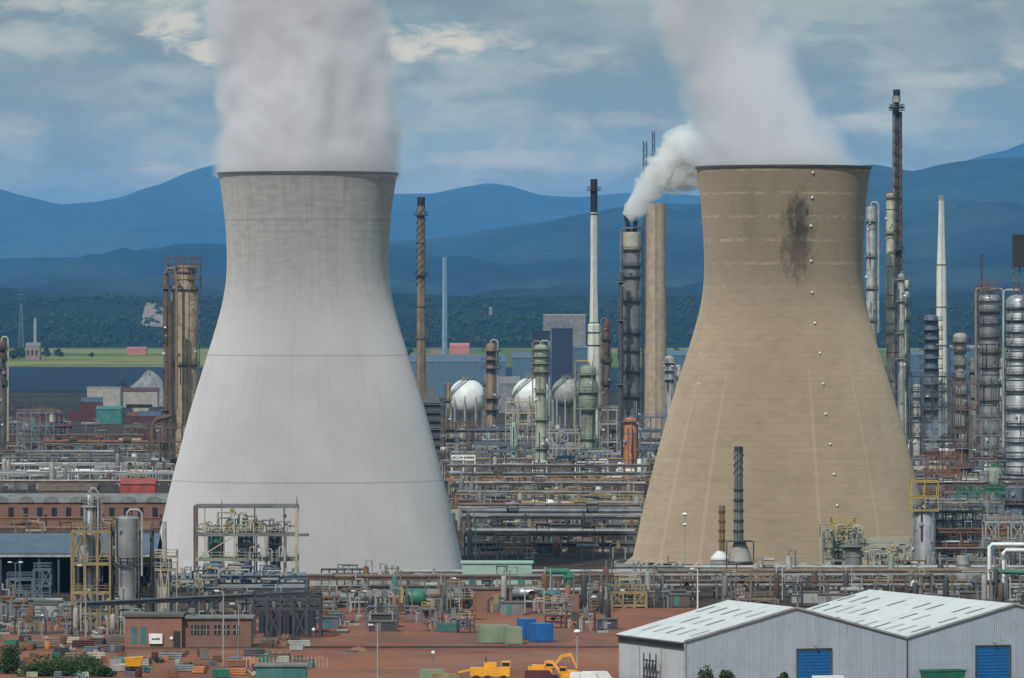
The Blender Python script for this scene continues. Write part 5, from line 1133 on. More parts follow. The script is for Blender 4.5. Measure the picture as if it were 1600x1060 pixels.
# green pipe
gp = thing('green_pipe', 'bright green stepped pipe left of the tan tower foot', 'pipeline', (XW(885, 1362), 1359, 0))
MB().tube([(XW(852, 1359), 1359, ZW(893, 1359)), (XW(888, 1359), 1359, ZW(893, 1359)), (XW(889, 1359), 1359, ZW(896, 1359)), (XW(889, 1359), 1359, ZW(918, 1359)), (XW(893, 1359), 1359, ZW(922, 1359)), (XW(958, 1359), 1359, ZW(921, 1359))], .62, 10).build('pipe', 'green_paint', gp)
MB().tube([(XW(860, 1360), 1360.5, 0), (XW(860, 1360), 1360.5, ZW(895, 1360))], .3, 8).build('riser', 'green_paint', gp); MB().tube([(XW(955, 1360), 1359, ZW(921, 1359)), (XW(955, 1360), 1359, 0)], .3, 8).build('riser', 'teal', gp)
MB().box(XW(880, 1359), XW(899, 1359), 1358, 1360, ZW(903, 1359), ZW(898, 1359)).build('valve', 'green_paint', gp)
# mint hall
farbox(722, 831, 881, 906, 1408, 10, 'long mint green flat roofed hall at the grey tower foot', 'mint', 'mint', 0, base=0, name='mint_hall', cat='hall', wins=((.1, .2, .3, .6), (.3, .4, .3, .6), (.55, .65, .3, .6), (.8, .9, .3, .6)), winmat='teal')
fill(500, 960, 1375, 1392, 16, ['pump', 'exchanger', 'loop', 'drum'], ['grey_steel', 'rust', 'dark_steel', 'pale_steel', 'tan_pipe'], 'behind the main pipe bridge', .8)
fill(500, 735, 1238, 1312, 26, ['pump', 'exchanger', 'loop', 'drum', 'skid', 'hut'], ['grey_steel', 'rust', 'dark_steel', 'rust_brown', 'dark_steel', 'brick', 'blue_steel'], 'before the main pipe bridge', .66)
fill(855, 950, 1248, 1312, 12, ['pump', 'loop', 'drum', 'skid', 'hut'], ['grey_steel', 'rust', 'dark_steel', 'rust_brown', 'maroon'], 'left of the warehouse corner', .66)
fill(-5, 112, 1235, 1296, 14, ['pump', 'loop', 'hut', 'exchanger'], ['grey_steel', 'rust', 'dark_steel', 'rust_brown', 'teal'], 'in the dark yard at left', .6)
fill(500, 945, 1318, 1354, 34, ['pump', 'exchanger', 'loop', 'drum', 'skid', 'hut'], ['grey_steel', 'rust', 'dark_steel', 'pale_steel', 'rust_brown', 'teal', 'brick', 'concrete'], 'under the main pipe bridge', .78)
fill(960, 1600, 1350, 1392, 44, ['pump', 'exchanger', 'loop', 'drum', 'skid', 'hut'], ['rust_brown', 'rust_brown', 'dark_steel', 'grey_steel', 'dark_steel', 'pale_steel', 'maroon'], 'behind the white warehouses', .8)
fill(950, 1600, 1410, 1432, 20, ['pump', 'exchanger', 'drum', 'skid'], ['rust_brown', 'pale_steel', 'dark_steel', 'grey_steel', 'sage'], 'between the two long pipe bridges', .9)
frame(1130, 1215, 1376, 5, (905, 935), 'rusty cross braced frame behind the warehouse ridge', 'tan_pipe', 2, w=.4, holes=True, reserve=False)
frame(955, 1010, 1352, 6, (925, 945), 'yellow legged structure behind the white warehouse corner', 'dull_yellow', 3, w=.5, holes=True, reserve=False)
frame(640, 722, 1334, 6, (935, 955), 'pale braced stair structure beside the green tank', 'pale_steel', 3, w=.3, holes=True, reserve=False)
# green tank
gt = thing('green_tank', 'bright green tank in the yard before the grey tower', 'tank', (XW(648, 1325), 1325, 0)); x = XW(648, 1325)
MB().hcyl(x - 2.2, x + 2.2, 1325, 3.3, 1.75, 18).build('shell', 'green_paint', gt); MB().box(x - 2.9, x - 2.3, 1323.6, 1326.4, .2, 5.2).build('end_frame', 'yellow', gt)
for q in (-1.4, 1.4): MB().box(x + q - .3, x + q + .3, 1324, 1326, 0, 2.0).build('saddle', 'dark_steel', gt)
shed(XW(722, 1340), XW(800, 1340), 1340, 1346, 4.2, .0, 'low orange brick store behind the olive containers', 'brick', 'bitumen', name='brick_store', cat='store', doors=((.1, .2, 0, .7), (.7, .8, 0, .7)), doormat='teal')
shed(XW(835, 1347), XW(905, 1347), 1347, 1351, 3.4, 0, 'low red brick store right of the blue containers', 'brick', 'rust_brown', name='brick_store', cat='store', doors=((.3, .4, 0, .8),))
# containers and skips in the yard
def ycont(px, py, L_, W_, H_, rz, mat, label, name='shipping_container', cat='shipping container'):
    Y = GY(py); x = XW(px, Y); t = thing(name, label, cat, (x, Y, 0)); MB().obox((x, Y, .12), L_, W_, H_, rz).build('body', mat, t, False)
    ca, sa = math.cos(rz), math.sin(rz); mb = MB()
    for a in (-.5, .5):
        for b_ in (-.5, .5): q = (x + a * L_ * ca - b_ * W_ * sa, Y + a * L_ * sa + b_ * W_ * ca, .02); MB().obox(q, .22, .22, H_ + .16, rz).build('corner_post', mat, t, False)
    mb = MB(); n = int(L_ / .5)
    for i in range(n): a = -.5 + (i + .5) / n; q = (x + a * L_ * ca + .5 * (W_ + .08) * sa, Y + a * L_ * sa - .5 * (W_ + .08) * ca, .3); mb.obox(q, .16, .08, H_ - .4, rz)
    mb.build('rib', mat, t, False)
    mb = MB(); q = (x + .5 * (L_ + .1) * ca, Y + .5 * (L_ + .1) * sa, .3); mb.obox(q, .08, W_ * .9, H_ - .4, rz); mb.build('door', mat, t, False); return t
ycont(772, 1005, 5.2, 3.4, 3.1, R(6), 'container_green', 'olive green container at the left of the pair in the yard')
ycont(802, 1007, 2.6, 3.4, 3.0, R(6), 'container_green', 'short olive green container at the right of the pair in the yard')
ycont(845, 1003, 3.6, 3.2, 3.2, R(16), 'blue_paint', 'bright blue container box beside the olive containers', 'storage_box', 'container')
ycont(823, 999, 2.2, 3.4, 3.6, R(20), 'blue_paint', 'narrow blue container box just behind the wider blue one', 'storage_box', 'container')
ycont(700, 988, 3.6, 1.8, 1.6, R(-12), 'teal', 'low teal skip left of the olive containers', 'skip', 'skip')

# ================================================================== vents before the tan tower
chimney(1154, [(698, 14), (720, 13), (800, 14), (846, 15.5)], 1470, 'grey straked steel stack in front of the tan tower', 'grey_steel', tip=706, tipmat='dark_steel', strakes=(706, 745, 2.4, 'dark_steel'), lines=(766, 782, 798, 814, 830), base=ZW(846, 1470), pmat='dark_steel', name='vent_stack')
x = XW(1156, 1470); s_ = 1470 / F; bt = thing('burner_cone', 'dark ringed conical hood under the grey straked stack', 'flare hood', (x, 1470, 0))
MB().lathe(x, 1470, [(19 * s_, ZW(880, 1470)), (17 * s_, ZW(868, 1470)), (9 * s_, ZW(847, 1470))], 28).build('cone', 'concrete', bt); MB().lathe(x, 1470, [(20 * s_, 0), (20 * s_, ZW(882, 1470)), (21 * s_, ZW(880, 1470)), (19 * s_, ZW(877, 1470))], 28).build('base_ring', 'black_paint', bt)
for a in (-1, 1): MB().bar((x + a * 21 * s_, 1468, 0), (x + a * 21 * s_, 1468, ZW(846, 1470)), .3).build('post', 'dark_steel', bt)
MB().lathe(x, 1470, [(8.4 * s_, ZW(845, 1470) - .2), (21 * s_, ZW(845, 1470) - .2), (21 * s_, ZW(845, 1470)), (8.4 * s_, ZW(845, 1470))], 20, caps=False).build('platform', 'dark_steel', bt); occ(x - 4, x + 4, 1466, 1474)
chimney(1128, [(790, 9.5), (800, 9), (862, 9)], 1474, 'short rusty stack left of the grey straked stack', 'dull_yellow', tip=795, tipmat='grey_steel', lines=(800, 815, 830, 845), base=ZW(862, 1474), pmat='rust', name='vent_stack')
x = XW(1125, 1474); wt = thing('burner_cone', 'white pyramid hood under the short rusty stack', 'flare hood', (x, 1474, 0))
MB().lathe(x, 1474, [(15 * s_, ZW(875, 1474)), (15 * s_, ZW(872, 1474)), (5 * s_, ZW(861, 1474))], 24).build('cone', 'white_paint', wt); MB().lathe(x, 1474, [(14 * s_, 0), (14 * s_, ZW(876, 1474))], 24).build('drum', 'pale_steel', wt)
MB().box(x - 2.3, x + 2.3, 1471.6, 1471.9, ZW(885, 1474), ZW(881, 1474)).build('band', 'blue_steel', wt); occ(x - 3, x + 3, 1471, 1477)
lamp_post(1070, 806, 1460, 'tall lamp mast with round heads before the tan tower', heads=2, ball=True)
# right hand cluster at the tan tower foot
frame(1288, 1345, 1462, 7, (842, 858, 875), 'grey green structure crowding the tan tower foot', 'sage', 4, w=.35, holes=True)
frame(1300, 1336, 1461, 6, (818, 830), 'small yellow railed top cabin platform at the tan tower foot', 'yellow', 2, base=ZW(842, 1461), w=.32, holes=True, reserve=False)
frame(1346, 1424, 1464, 7, (850, 868), 'pale green pipe structure right of the yellow cabin platform', 'pale_green', 6, w=.32, holes=True)
vessel(1333, 848, 1452, 25, 'grey green upright vessel below the yellow cabin platform', 'grey_steel', name='process_vessel', cat='vessel', plats=(852,), pmat='sage', bands=2, ladder=False)
vessel(1308, 836, 1466, 14, 'sage vessel inside the grey green structure', 'sage', name='process_vessel', cat='vessel', plats=())
for k, px in enumerate((1300, 1322, 1352, 1372, 1392, 1410)): ring_pipes(px, 876 if k > 1 else 845, 1459 + k % 2, 7, f'{("sage", "grey", "pale green", "cream", "grey green", "pale")[k]} pipe bends along the tan tower foot', 'pale_green' if k > 1 else 'sage', seed=50 + k, spread=2.4, up=3.6, r=.2)
x = XW(1443, 1480); cv = vessel(1443, 786, 1480, 34, 'grey vessel with conical head right of the tan tower', 'silver', name='process_vessel', cat='vessel', sections=[(786, .45), (800, 1.0)], plats=(798,), pmat='grey_steel', bands=0, n=28, plat_ext=1.0)
frame(1424, 1466, 1477, 6, (752, 776, 797), 'yellow steel frame above the conical headed vessel', 'yellow', 2, base=ZW(800, 1477), w=.24, holes=True, brace=False, rails=False, reserve=False)
# ================================================================== refinery units on the right
vessel(1361, 322, 2700, 15, 'pale column hard behind the tan tower rim', 'pale_steel', plats=(345, 400, 450, 500), pmat='sage', pipe=((1, .45, 520, 'pale_steel'),), bands=6)
vessel(1391, 302, 2720, 13, 'tall cream column beside the dark flare derrick', 'cream', plats=(308, 364, 480, 520), pmat='tan_pipe', bands=9, bandmat='rust_brown')
fl = thing('flare_derrick', 'tallest dark flare stack with pink grey riser pipes', 'flare stack', (XW(1401, 2850), 2850, 0)); xf = XW(1401, 2850); s_ = 2850 / F
for dx, r_, mt, top in ((-4, .75, 'grey_steel', 150), (1, .9, 'dark_steel', 158), (6, .7, 'rust_brown', 175)): MB().tube([(xf + dx * s_, 2850 + (dx == 1) * .8, 0), (xf + dx * s_, 2850 + (dx == 1) * .8, ZW(top, 2850))], r_, 10).build('riser', mt, fl)
for k in range(30):
    z = ZW(190, 2850) * k / 30 + 1; mb = MB(); mb.bar((xf - 6 * s_, 2848.5, z), (xf + 8 * s_, 2848.5, z), .28); mb.bar((xf - 6 * s_, 2848.5, z), (xf + 8 * s_, 2848.5, z + 4.2), .2); mb.build('lacing', 'dark_steel', fl)
MB().lathe(xf, 2850, [(1.1, ZW(172, 2850)), (1.1, ZW(160, 2850)), (1.5, ZW(158, 2850)), (1.5, ZW(141, 2850)), (1.2, ZW(140, 2850))], 14).build('tip', 'black_paint', fl); MB().lathe(xf, 2849.9, [(1.65, ZW(160, 2850)), (1.65, ZW(150, 2850))], 14).build('tip_shroud', 'pale_steel', fl)
for row in (168, 172, 390): z = ZW(row, 2850); MB().lathe(xf, 2850, [(.8, z - .3), (3.4, z - .3), (3.4, z), (.8, z)], 14, caps=False).rail([(xf + 3.2 * math.cos(i * math.pi / 4), 2850 + 3.2 * math.sin(i * math.pi / 4), z) for i in range(9)], 1.3, .16, 2).build('platform', 'dark_steel', fl)
vessel(1408, 428, 2600, 10, 'pale slim column right of the cream column', 'pale_steel', plats=(436, 470, 520, 560), pmat='sage', bands=5)
vessel(1417, 438, 2610, 7, 'slimmer pale green column next right of the pale slim column', 'pale_green', plats=(450, 475, 500))
chimney(1471, [(305, 9), (340, 9.5), (410, 14), (416, 15), (660, 19)], 2650, 'tapering pale grey chimney standing clear against the blue hills', 'stack_white', tip=314, tipmat='pale_steel', lines=(414, 480, 540, 600), pmat='grey_steel', name='chimney_stack')
vessel(1500, 520, 2350, 20, 'beige topped grey column right of the tapering chimney', 'pale_steel', plats=(534, 548, 570, 590, 615, 640, 665, 690), pmat='rust_brown', sections=[(520, 1.1), (545, .95)], bands=5, plat_ext=1.4)
vessel(1546, 458, 2250, 33, 'grey column with rusty scaffolded crown and davit pole', 'silver', plats=(470, 486, 505, 526, 550, 574, 600, 625, 650, 675, 700), pmat='dark_steel', bands=6, pipe=((-1, .5, 690, 'tan_pipe'), (1, .4, 690, 'silver')), n=28, sections=[(458, 1.05), (488, .95)])
frame(1532, 1558, 2246, 6, (440, 452), 'rusty scaffold crown on the grey column', 'rust', 2, base=ZW(466, 2246), w=.3, holes=True, reserve=False, top_deck=False)
dp = thing('davit', 'thin davit pole above the rusty scaffold crown', 'davit', (XW(1534, 2250), 2250, ZW(452, 2250))); MB().tube([(XW(1534, 2250), 2250, ZW(452, 2250)), (XW(1533, 2250), 2250, ZW(398, 2250))], .35, 8).build('pole', 'dark_steel', dp); MB().bar((XW(1530, 2250), 2250, ZW(402, 2250)), (XW(1537, 2250), 2250, ZW(398, 2250)), .4).build('arm', 'dark_steel', dp)
vessel(1593, 460, 2000, 42, 'broad banded silver column cut by the right edge', 'silver', plats=(482, 500, 518, 540, 560, 584, 610, 640, 665, 690, 715, 740), pmat='dark_steel', bands=14, bandmat='dark_steel', n=32, pipe=((-1, .35, 700, 'pale_steel'),), sections=[(460, 1.0), (760, 1.1)])
bx = thing('box_duct', 'black box on a rusty frame above the broad banded column', 'duct box', (XW(1595, 1990), 1990, ZW(455, 1990))); MB().box(XW(1582, 1990), XW(1612, 1990), 1986, 1992, ZW(418, 1990), ZW(367, 1990)).build('casing', 'black_paint', bx, False)
for px in (1583, 1592, 1600, 1611): MB().bar((XW(px, 1990), 1988, ZW(462, 1990)), (XW(px, 1990), 1988, ZW(417, 1990)), .4).build('leg', 'rust', bx)
MB().bar((XW(1578, 1990), 1987.5, ZW(425, 1990)), (XW(1612, 1990), 1987.5, ZW(425, 1990)), .5).bar((XW(1578, 1990), 1987.5, ZW(440, 1990)), (XW(1612, 1990), 1987.5, ZW(440, 1990)), .3).build('beam', 'teal', bx)
vessel(1578, 600, 2100, 10, 'slim pale column just left of the broad banded column', 'pale_steel', plats=(620, 660, 700), topgear=False)
vessel(1455, 492, 2500, 22, 'dark scaffolded column with white domed head left of the tapering chimney', 'blue_steel', plats=(500, 515, 530, 545, 560, 575, 600, 620, 640), pmat='dark_steel', plat_ext=1.8, dome=.35)
vessel(1433, 600, 2300, 13, 'pale column hugging the tan tower right flank', 'pale_steel', plats=(620, 650), pmat='grey_steel')
vessel(1520, 560, 2400, 10, 'narrow grey column behind the scaffold crowned one', 'grey_steel', plats=(580, 620))
vessel(1565, 560, 2420, 9, 'narrow pale column between the two big right hand columns', 'pale_steel', plats=(600, 650))
vessel(1503, 690, 2000, 26, 'brown rusted fat column right of the steam leak', 'rust_brown', plats=(700, 730), pmat='grey_steel', sections=[(690, .8), (720, 1.0)])
vessel(1552, 730, 1900, 26, 'grey green domed vessel low at right', 'sage', plats=(760,), pmat='green_paint', dome=.4)
vessel(1590, 760, 1700, 40, 'stout blue grey tank filling the lower right edge', 'blue_steel', plats=(786, 868), pmat='rust_brown', n=30, dome=.1, bands=2)
vessel(1505, 868, 1420, 21, 'white upright tank rising behind the warehouse roofs', 'pale_steel', plats=(), name='process_vessel', cat='vessel', bands=2, dome=.1)
for k, (a, b_, Y_, rows, lab, mt, by) in enumerate((
    (1425, 1492, 2250, (588, 612, 636, 660, 684), 'grey many decked structure beside the tan tower flank', 'dark_steel', 4),
    (1486, 1530, 2180, (600, 640, 675, 700), 'rust brown structure round the beige topped column', 'rust_brown', 3),
    (1520, 1576, 2120, (655, 680, 705, 730), 'grey railed structure below the scaffold crowned column', 'grey_steel', 4),
    (1450, 1500, 1950, (712, 740, 770), 'dark red steel structure below the steam leak', 'rust', 3),
    (1500, 1578, 1820, (768, 800, 832), 'green trimmed structure low at right', 'green_paint', 5),
    (1462, 1540, 1640, (800, 828, 856), 'dark cluttered structure above the warehouse roofs', 'dark_steel', 5),
    (1540, 1600, 1560, (815, 850), 'white pipe portal structure at lower right', 'pale_steel', 3))):
    frame(a, b_, Y_, 10, rows, lab, mt, by, w=.42, holes=True)
PR = ['rust_brown', 'grey_steel', 'dark_steel', 'tan_pipe', 'silver']
rack(1425, 1620, 2080, 2080, 14, 'high grey pipe rack across the right hand units', PR, 'grey_steel', 9, 5, (1.0, .7, .4), seed=61)
rack(1430, 1620, 1900, 1900, 11, 'brown high pipe rack across the right hand units', PR, 'rust_brown', 9, 5, (1.0, .6), seed=62)
rack(1435, 1620, 1770, 1770, 9, 'pale pipe rack below the green trimmed structure', PR, 'grey_steel', 9, 5, (1.0, .6), seed=63)
rack(1440, 1620, 1600, 1600, 7.5, 'rusty pipe rack close behind the warehouses at right', PR, 'rust', 9, 5, (1.0, .6), seed=64)
rack(1380, 1620, 1500, 1502, 6.5, 'grey pipe rack right of the conical headed vessel', PR, 'dark_steel', 9, 5, (1.0, .6), seed=65)
for k, (a, b_, w_, lab, mt, Y_) in enumerate((
    (1430, 1600, 2250, 'upper right refinery units', 'x', 2600), (1430, 1600, 1960, 'middle right refinery units', 'x', 2240), (1436, 1600, 1660, 'lower right refinery units', 'x', 1890), (1425, 1600, 1450, 'units nearest the right warehouse', 'x', 1590))):
    fill(a, b_, w_, Y_, (44, 44, 48, 40)[k], ['drum', 'loop', 'skid', 'exchanger', 'cooler'] if k < 3 else ['drum', 'loop', 'skid', 'exchanger', 'pump'], ['pale_steel', 'grey_steel', 'rust_brown', 'dark_steel', 'dark_steel', 'blue_steel', 'rust'] + (['sage', 'rust_brown'] if k > 1 else ['cream', 'white_paint']), f'in the {lab}', (1.9, 1.6, 1.25, 1.0)[k])
for k, (a, b_, Y_, h_) in enumerate(((700, 1050, 2560, 9), (695, 1045, 2630, 13), (705, 1040, 2440, 6), (1425, 1620, 2320, 15), (1428, 1620, 2200, 12), (1430, 1620, 1990, 10), (1434, 1620, 1840, 8), (1436, 1620, 1690, 7), (0, 235, 2480, 8), (0, 225, 2640, 11))):
    rack(a, b_, Y_, Y_, h_, f'{("brown", "dark", "grey", "dark", "brown", "grey", "rusty", "dark", "brown", "dark")[k]} many level pipe rack {("behind the green topped column", "below the white spheres", "in front of the green topped column", "behind the scaffold crowned column", "before the scaffold crowned column", "behind the green trimmed structure", "right of the tan tower foot", "low beside the conical headed vessel", "under the rusty pipe bridge", "behind the rusty pipe bridge")[k]}',
         [rnd.choice(('rust_brown', 'dark_steel', 'grey_steel', 'tan_pipe', 'dark_steel', 'pale_steel')) for _ in range(6)], ('rust_brown', 'dark_steel', 'grey_steel')[k % 3], 10, 6, (1.0, .72, .45), seed=90 + k, pr=(.2, .5))
gp2 = thing('green_pipe', 'green capped pipe run at the lower right edge', 'pipeline', (XW(1572, 1420), 1385, 0)); MB().tube([(XW(1545, 1385), 1385, ZW(893, 1385)), (XW(1610, 1385), 1385, ZW(895, 1385))], .5, 10).build('pipe', 'green_paint', gp2)
for px in (1550, 1572, 1594): MB().bar((XW(px, 1385), 1385, 0), (XW(px, 1385), 1385, ZW(896, 1385)), .3).build('support', 'grey_steel', gp2)
for k, (a, b_, yt) in enumerate(((1546, 1592, 851), (1568, 1600, 860))): Yp = 1395 + 3 * k; solo(MB().tube([(XW(a, Yp), Yp, 0), (XW(a, Yp), Yp, ZW(yt + 4, Yp)), (XW(a + 4, Yp), Yp, ZW(yt, Yp)), (XW(b_ + 10, Yp), Yp, ZW(yt, Yp))], .42, 10), 'bent_pipe', 'white_paint', f'{("larger", "smaller")[k]} white bent pipe above the green capped run at right', 'pipeline', (XW(a, Yp), Yp, 0))
lamp_post(1437, 880, 1395, 'white lamp post behind the second warehouse ridge')
steam('steam_leak', 'faint wisp of steam leaking beside the tan tower right flank', XW(1452, 1700), 1700, ZW(705, 1700), 11, 1.3, 4.2, .35, .01, .22, .4, 21.0, low=.0, thr=(.05, .6), rate=1.0, nz=1.5, fade=(.4, 1.0, 0.0))

# ================================================================== white double warehouse
A = Vector((26.7, 1050, 0)); u = Vector((35.3, 13.0, 0)).normalized(); v = Vector((-11.4, 26, 0)).normalized()
v = (v - u * v.dot(u)).normalized()
span = 37.6; dep1, dep2 = 28.0, 58.0; ez, rz_ = 7.8, 12.8
sheet_metal('clad_gable_shade', (.36, .40, .47), (u.x, u.y), 3.0); sheet_metal('clad_side_lit', (.55, .57, .60), (v.x, v.y), 3.0)  # gable darker and bluer, side paler: their sun and shade put into the colour
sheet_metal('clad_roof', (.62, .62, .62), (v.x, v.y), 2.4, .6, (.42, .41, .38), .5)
def wp(a, b_, z): p = A + u * a + v * b_; return (p.x, p.y, z)
def bay(k, d0, label, door, lefty):
    t = thing('warehouse', label, 'warehouse', wp(span * (k + .5), d0 / 2, 0), 'pitched roof warehouses'); a0, a1 = span * k, span * (k + 1); am = (a0 + a1) / 2
    MB().add([wp(a0, 0, 0), wp(a1, 0, 0), wp(a1, 0, ez), wp(am, 0, rz_), wp(a0, 0, ez)], [(0, 1, 2, 3, 4)]).build('gable_wall', 'clad_gable_shade', t, False); MB().add([wp(a0, d0, 0), wp(a1, d0, 0), wp(a1, d0, ez), wp(am, d0, rz_), wp(a0, d0, ez)], [(4, 3, 2, 1, 0)]).build('gable_wall', 'clad_gable_shade', t, False)
    MB().add([wp(a0, .05, 0), wp(a0, .05, ez), wp(a0, d0 - .05, ez), wp(a0, d0 - .05, 0)], [(0, 1, 2, 3)]).build('side_wall', 'clad_side_lit', t, False); MB().add([wp(a1, .05, 0), wp(a1, .05, ez - .05), wp(a1, d0 - .05, ez - .05), wp(a1, d0 - .05, 0)], [(0, 1, 2, 3)]).build('side_wall', 'clad_side_lit', t, False)
    for side, (e0, e1) in enumerate(((a0, am), (a1, am))):
        sg = 1 if side == 0 else -1; o = -.0 if (k > 0 or side == 1) else -.35
        q = [wp(e0 + sg * o, -.25, ez + .1 + o * .27), wp(e1, -.25, rz_ + .1), wp(e1, d0 + .2, rz_ + .1), wp(e0 + sg * o, d0 + .2, ez + .1 + o * .27)]; q2 = [(p[0], p[1], p[2] + .14) for p in q]
        rf = MB().add(q + q2, [(0, 1, 2, 3), (7, 6, 5, 4), (0, 4, 5, 1), (1, 5, 6, 2), (2, 6, 7, 3), (3, 7, 4, 0)]).build('roof', 'clad_roof', t, False)
        if side == 0 or True:
            nrow = 3
            for r_ in range(nrow):
                nn = int(d0 / 5.2)
                for j in range(nn):
                    if rnd.random() < .14: continue
                    f = (.2 + .27 * r_); w_ = .085; b0 = 2.2 + 5.2 * j + r_ * .9; b1 = b0 + 1.15
                    if b1 > d0: continue
                    zz = lambda ff: ez + (rz_ - ez) * ff + .262
                    MB().add([wp(e0 + (e1 - e0) * (f - w_), b0, zz(f - w_)), wp(e0 + (e1 - e0) * (f + w_), b0, zz(f + w_)), wp(e0 + (e1 - e0) * (f + w_), b1, zz(f + w_)), wp(e0 + (e1 - e0) * (f - w_), b1, zz(f - w_))], [(0, 1, 2, 3)]).build('rooflight', rnd.choice(('roof_grey', 'roof_grey', 'concrete', 'pale_steel')), rf, False)
    for e0 in (a0, a1): MB().bar(wp(e0, -.3, ez + .2), wp(am, -.3, rz_ + .2), .12, .3).build('bargeboard', 'pale_steel', t)
    if door:
        d0_, d1_, hh = door; d0_ += a0; d1_ += a0
        dr = MB().add([wp(d0_, -.06, .05), wp(d1_, -.06, .05), wp(d1_, -.06, hh), wp(d0_, -.06, hh), wp(d0_, .05, .05), wp(d1_, .05, .05), wp(d1_, .05, hh), wp(d0_, .05, hh)], [(0, 1, 2, 3), (0, 4, 5, 1), (1, 5, 6, 2), (2, 6, 7, 3), (3, 7, 4, 0)]).build('roller_door', 'door_blue', t, False)
        mb = MB()
        for i in range(12): mb.bar(wp(d0_ + .1, -.1, .3 + (hh - .5) * i / 11), wp(d1_ - .1, -.1, .3 + (hh - .5) * i / 11), .05)
        mb.build('door_slat', 'door_blue', dr)
        MB().bar(wp(d0_ - .15, -.12, 0), wp(d0_ - .15, -.12, hh + .1), .22).bar(wp(d1_ + .15, -.12, 0), wp(d1_ + .15, -.12, hh + .1), .22).bar(wp(d0_ - .25, -.12, hh + .25), wp(d1_ + .25, -.12, hh + .25), .22).build('door_frame', 'dark_steel', t)
        MB().bar(wp((d0_ + d1_) / 2, -.1, hh + .9), wp((d0_ + d1_) / 2, -.9, hh + .9), .1).ball(wp((d0_ + d1_) / 2, -.9, hh + .8), .22, 8, 6).build('lamp', 'concrete', t)
    MB().bar(wp(a0 + .2, -.14, 0), wp(a0 + .2, -.14, ez - .1), .16).build('downpipe', 'dark_steel' if k else 'pale_steel', t)
    if lefty:
        MB().bar(wp(a0 - .45, -.1, ez - .12), wp(a0 - .45, d0, ez - .12), .24, .26).bar(wp(a0 - .06, -.1, ez - .75), wp(a0 - .06, d0, ez - .75), .1, .9).build('gutter', 'dark_steel', t)
        for i in (1, 2): MB().bar(wp(a0 - .12, d0 * i / 3, 0), wp(a0 - .12, d0 * i / 3, ez - 1.1), .12).build('downpipe', 'pale_steel', t)
    else: MB().bar(wp(a0, .4, ez + .32), wp(a0, d0 - .2, ez + .32), .5, .16).build('valley_gutter', 'grey_steel', t)
    occ(*(lambda xs, ys: (min(xs), max(xs), min(ys), max(ys)))([wp(a, b_, 0)[0] for a in (a0, a1) for b_ in (0, d0)], [wp(a, b_, 0)[1] for a in (a0, a1) for b_ in (0, d0)]))
    return t
bay(0, dep1, 'nearer white pitched warehouse on the left with one blue roller door', (19.2, 24.7, 6.2), True)
bay(1, dep2, 'white pitched warehouse on the right with longer roof', (12.2, 17.8, 6.2), False)
# dark lattice of stacked cages on the side wall
cg = thing('cage_stack', 'dark wire cages leaning at the warehouse side wall', 'cage', wp(-1.2, 10, 0))
for i in range(5): MB().bar(wp(-1.3, 8.5 + i * 1.3, 0), wp(-1.3, 8.5 + i * 1.3, 5.6 - (i % 2) * .9), .2).build('post', 'black_paint', cg)
for z in (.4, 1.9, 3.2, 4.5): MB().bar(wp(-1.3, 8.4, z), wp(-1.3, 13.9, z), .18).build('bar', 'black_paint', cg)
for i in range(4): MB().bar(wp(-1.3, 8.5 + i * 1.3, .4), wp(-1.3, 9.8 + i * 1.3, 3.2), .13).bar(wp(-1.3, 9.8 + i * 1.3, 1.9), wp(-1.3, 8.5 + i * 1.3, 4.5), .13).build('brace', 'dark_steel', cg)
sk = thing('skip', 'green open skip against the second warehouse gable', 'skip', wp(42.5, -3.2, 0))
p0 = [wp(39.8, -2, .1), wp(45.2, -2, .1), wp(45.2, -4.6, .1), wp(39.8, -4.6, .1)]; p1 = [wp(39.2, -1.7, 2.9), wp(45.8, -1.7, 2.9), wp(45.8, -4.9, 2.9), wp(39.2, -4.9, 2.9)]
MB().add(p0 + p1, [(0, 1, 2, 3), (0, 4, 5, 1), (1, 5, 6, 2), (2, 6, 7, 3), (3, 7, 4, 0)]).build('body', 'green_paint', sk, False)
for a, b_ in zip(p1, p1[1:] + p1[:1]): MB().bar(a, b_, .2).build('rim', 'green_paint', sk)
# white van roof showing at the bottom edge
def van(x, Y, rz, mat, label, h=3.0, L_=6.0):
    t = thing('van', label, 'van', (x, Y, 0)); ca, sa = math.cos(rz), math.sin(rz)
    def q(a, b_, z): return (x + a * ca - b_ * sa, Y + a * sa + b_ * ca, z)
    pf = [(-.5, .45), (-.5, .95), (-.48, 1), (.26, 1), (.40, .62), (.49, .52), (.5, .3), (.5, .14), (-.5, .14)]; w = 1.0; vs = [q(a * L_, -w * (.94 if z > .6 else 1), z * h) for a, z in pf] + [q(a * L_, w * (.94 if z > .6 else 1), z * h) for a, z in pf]; n = len(pf)
    MB().add(vs, [tuple(range(n)), tuple(range(2 * n - 1, n - 1, -1))] + [(i, i + n, (i + 1) % n + n, (i + 1) % n) for i in range(n)]).build('body', mat, t, False)
    MB().add([q(.275 * L_, -.8, .96 * h), q(.275 * L_, .8, .96 * h), q(.405 * L_, .85, .63 * h), q(.405 * L_, -.85, .63 * h)], [(0, 1, 2, 3)]).build('windscreen', 'dark_glass', t, False)
    for a in (-.3, .33):
        for b_ in (-1, 1):
            pts = [q(a * L_, b_ * .78, .38), q(a * L_, b_ * 1.03, .38)]; MB().tube(pts, .38, 14).build('wheel', 'black_paint', t)
    return t
van(XW(1300, 1040), 1040, R(8), 'white_paint', 'white van parked before the left blue door', 3.2)
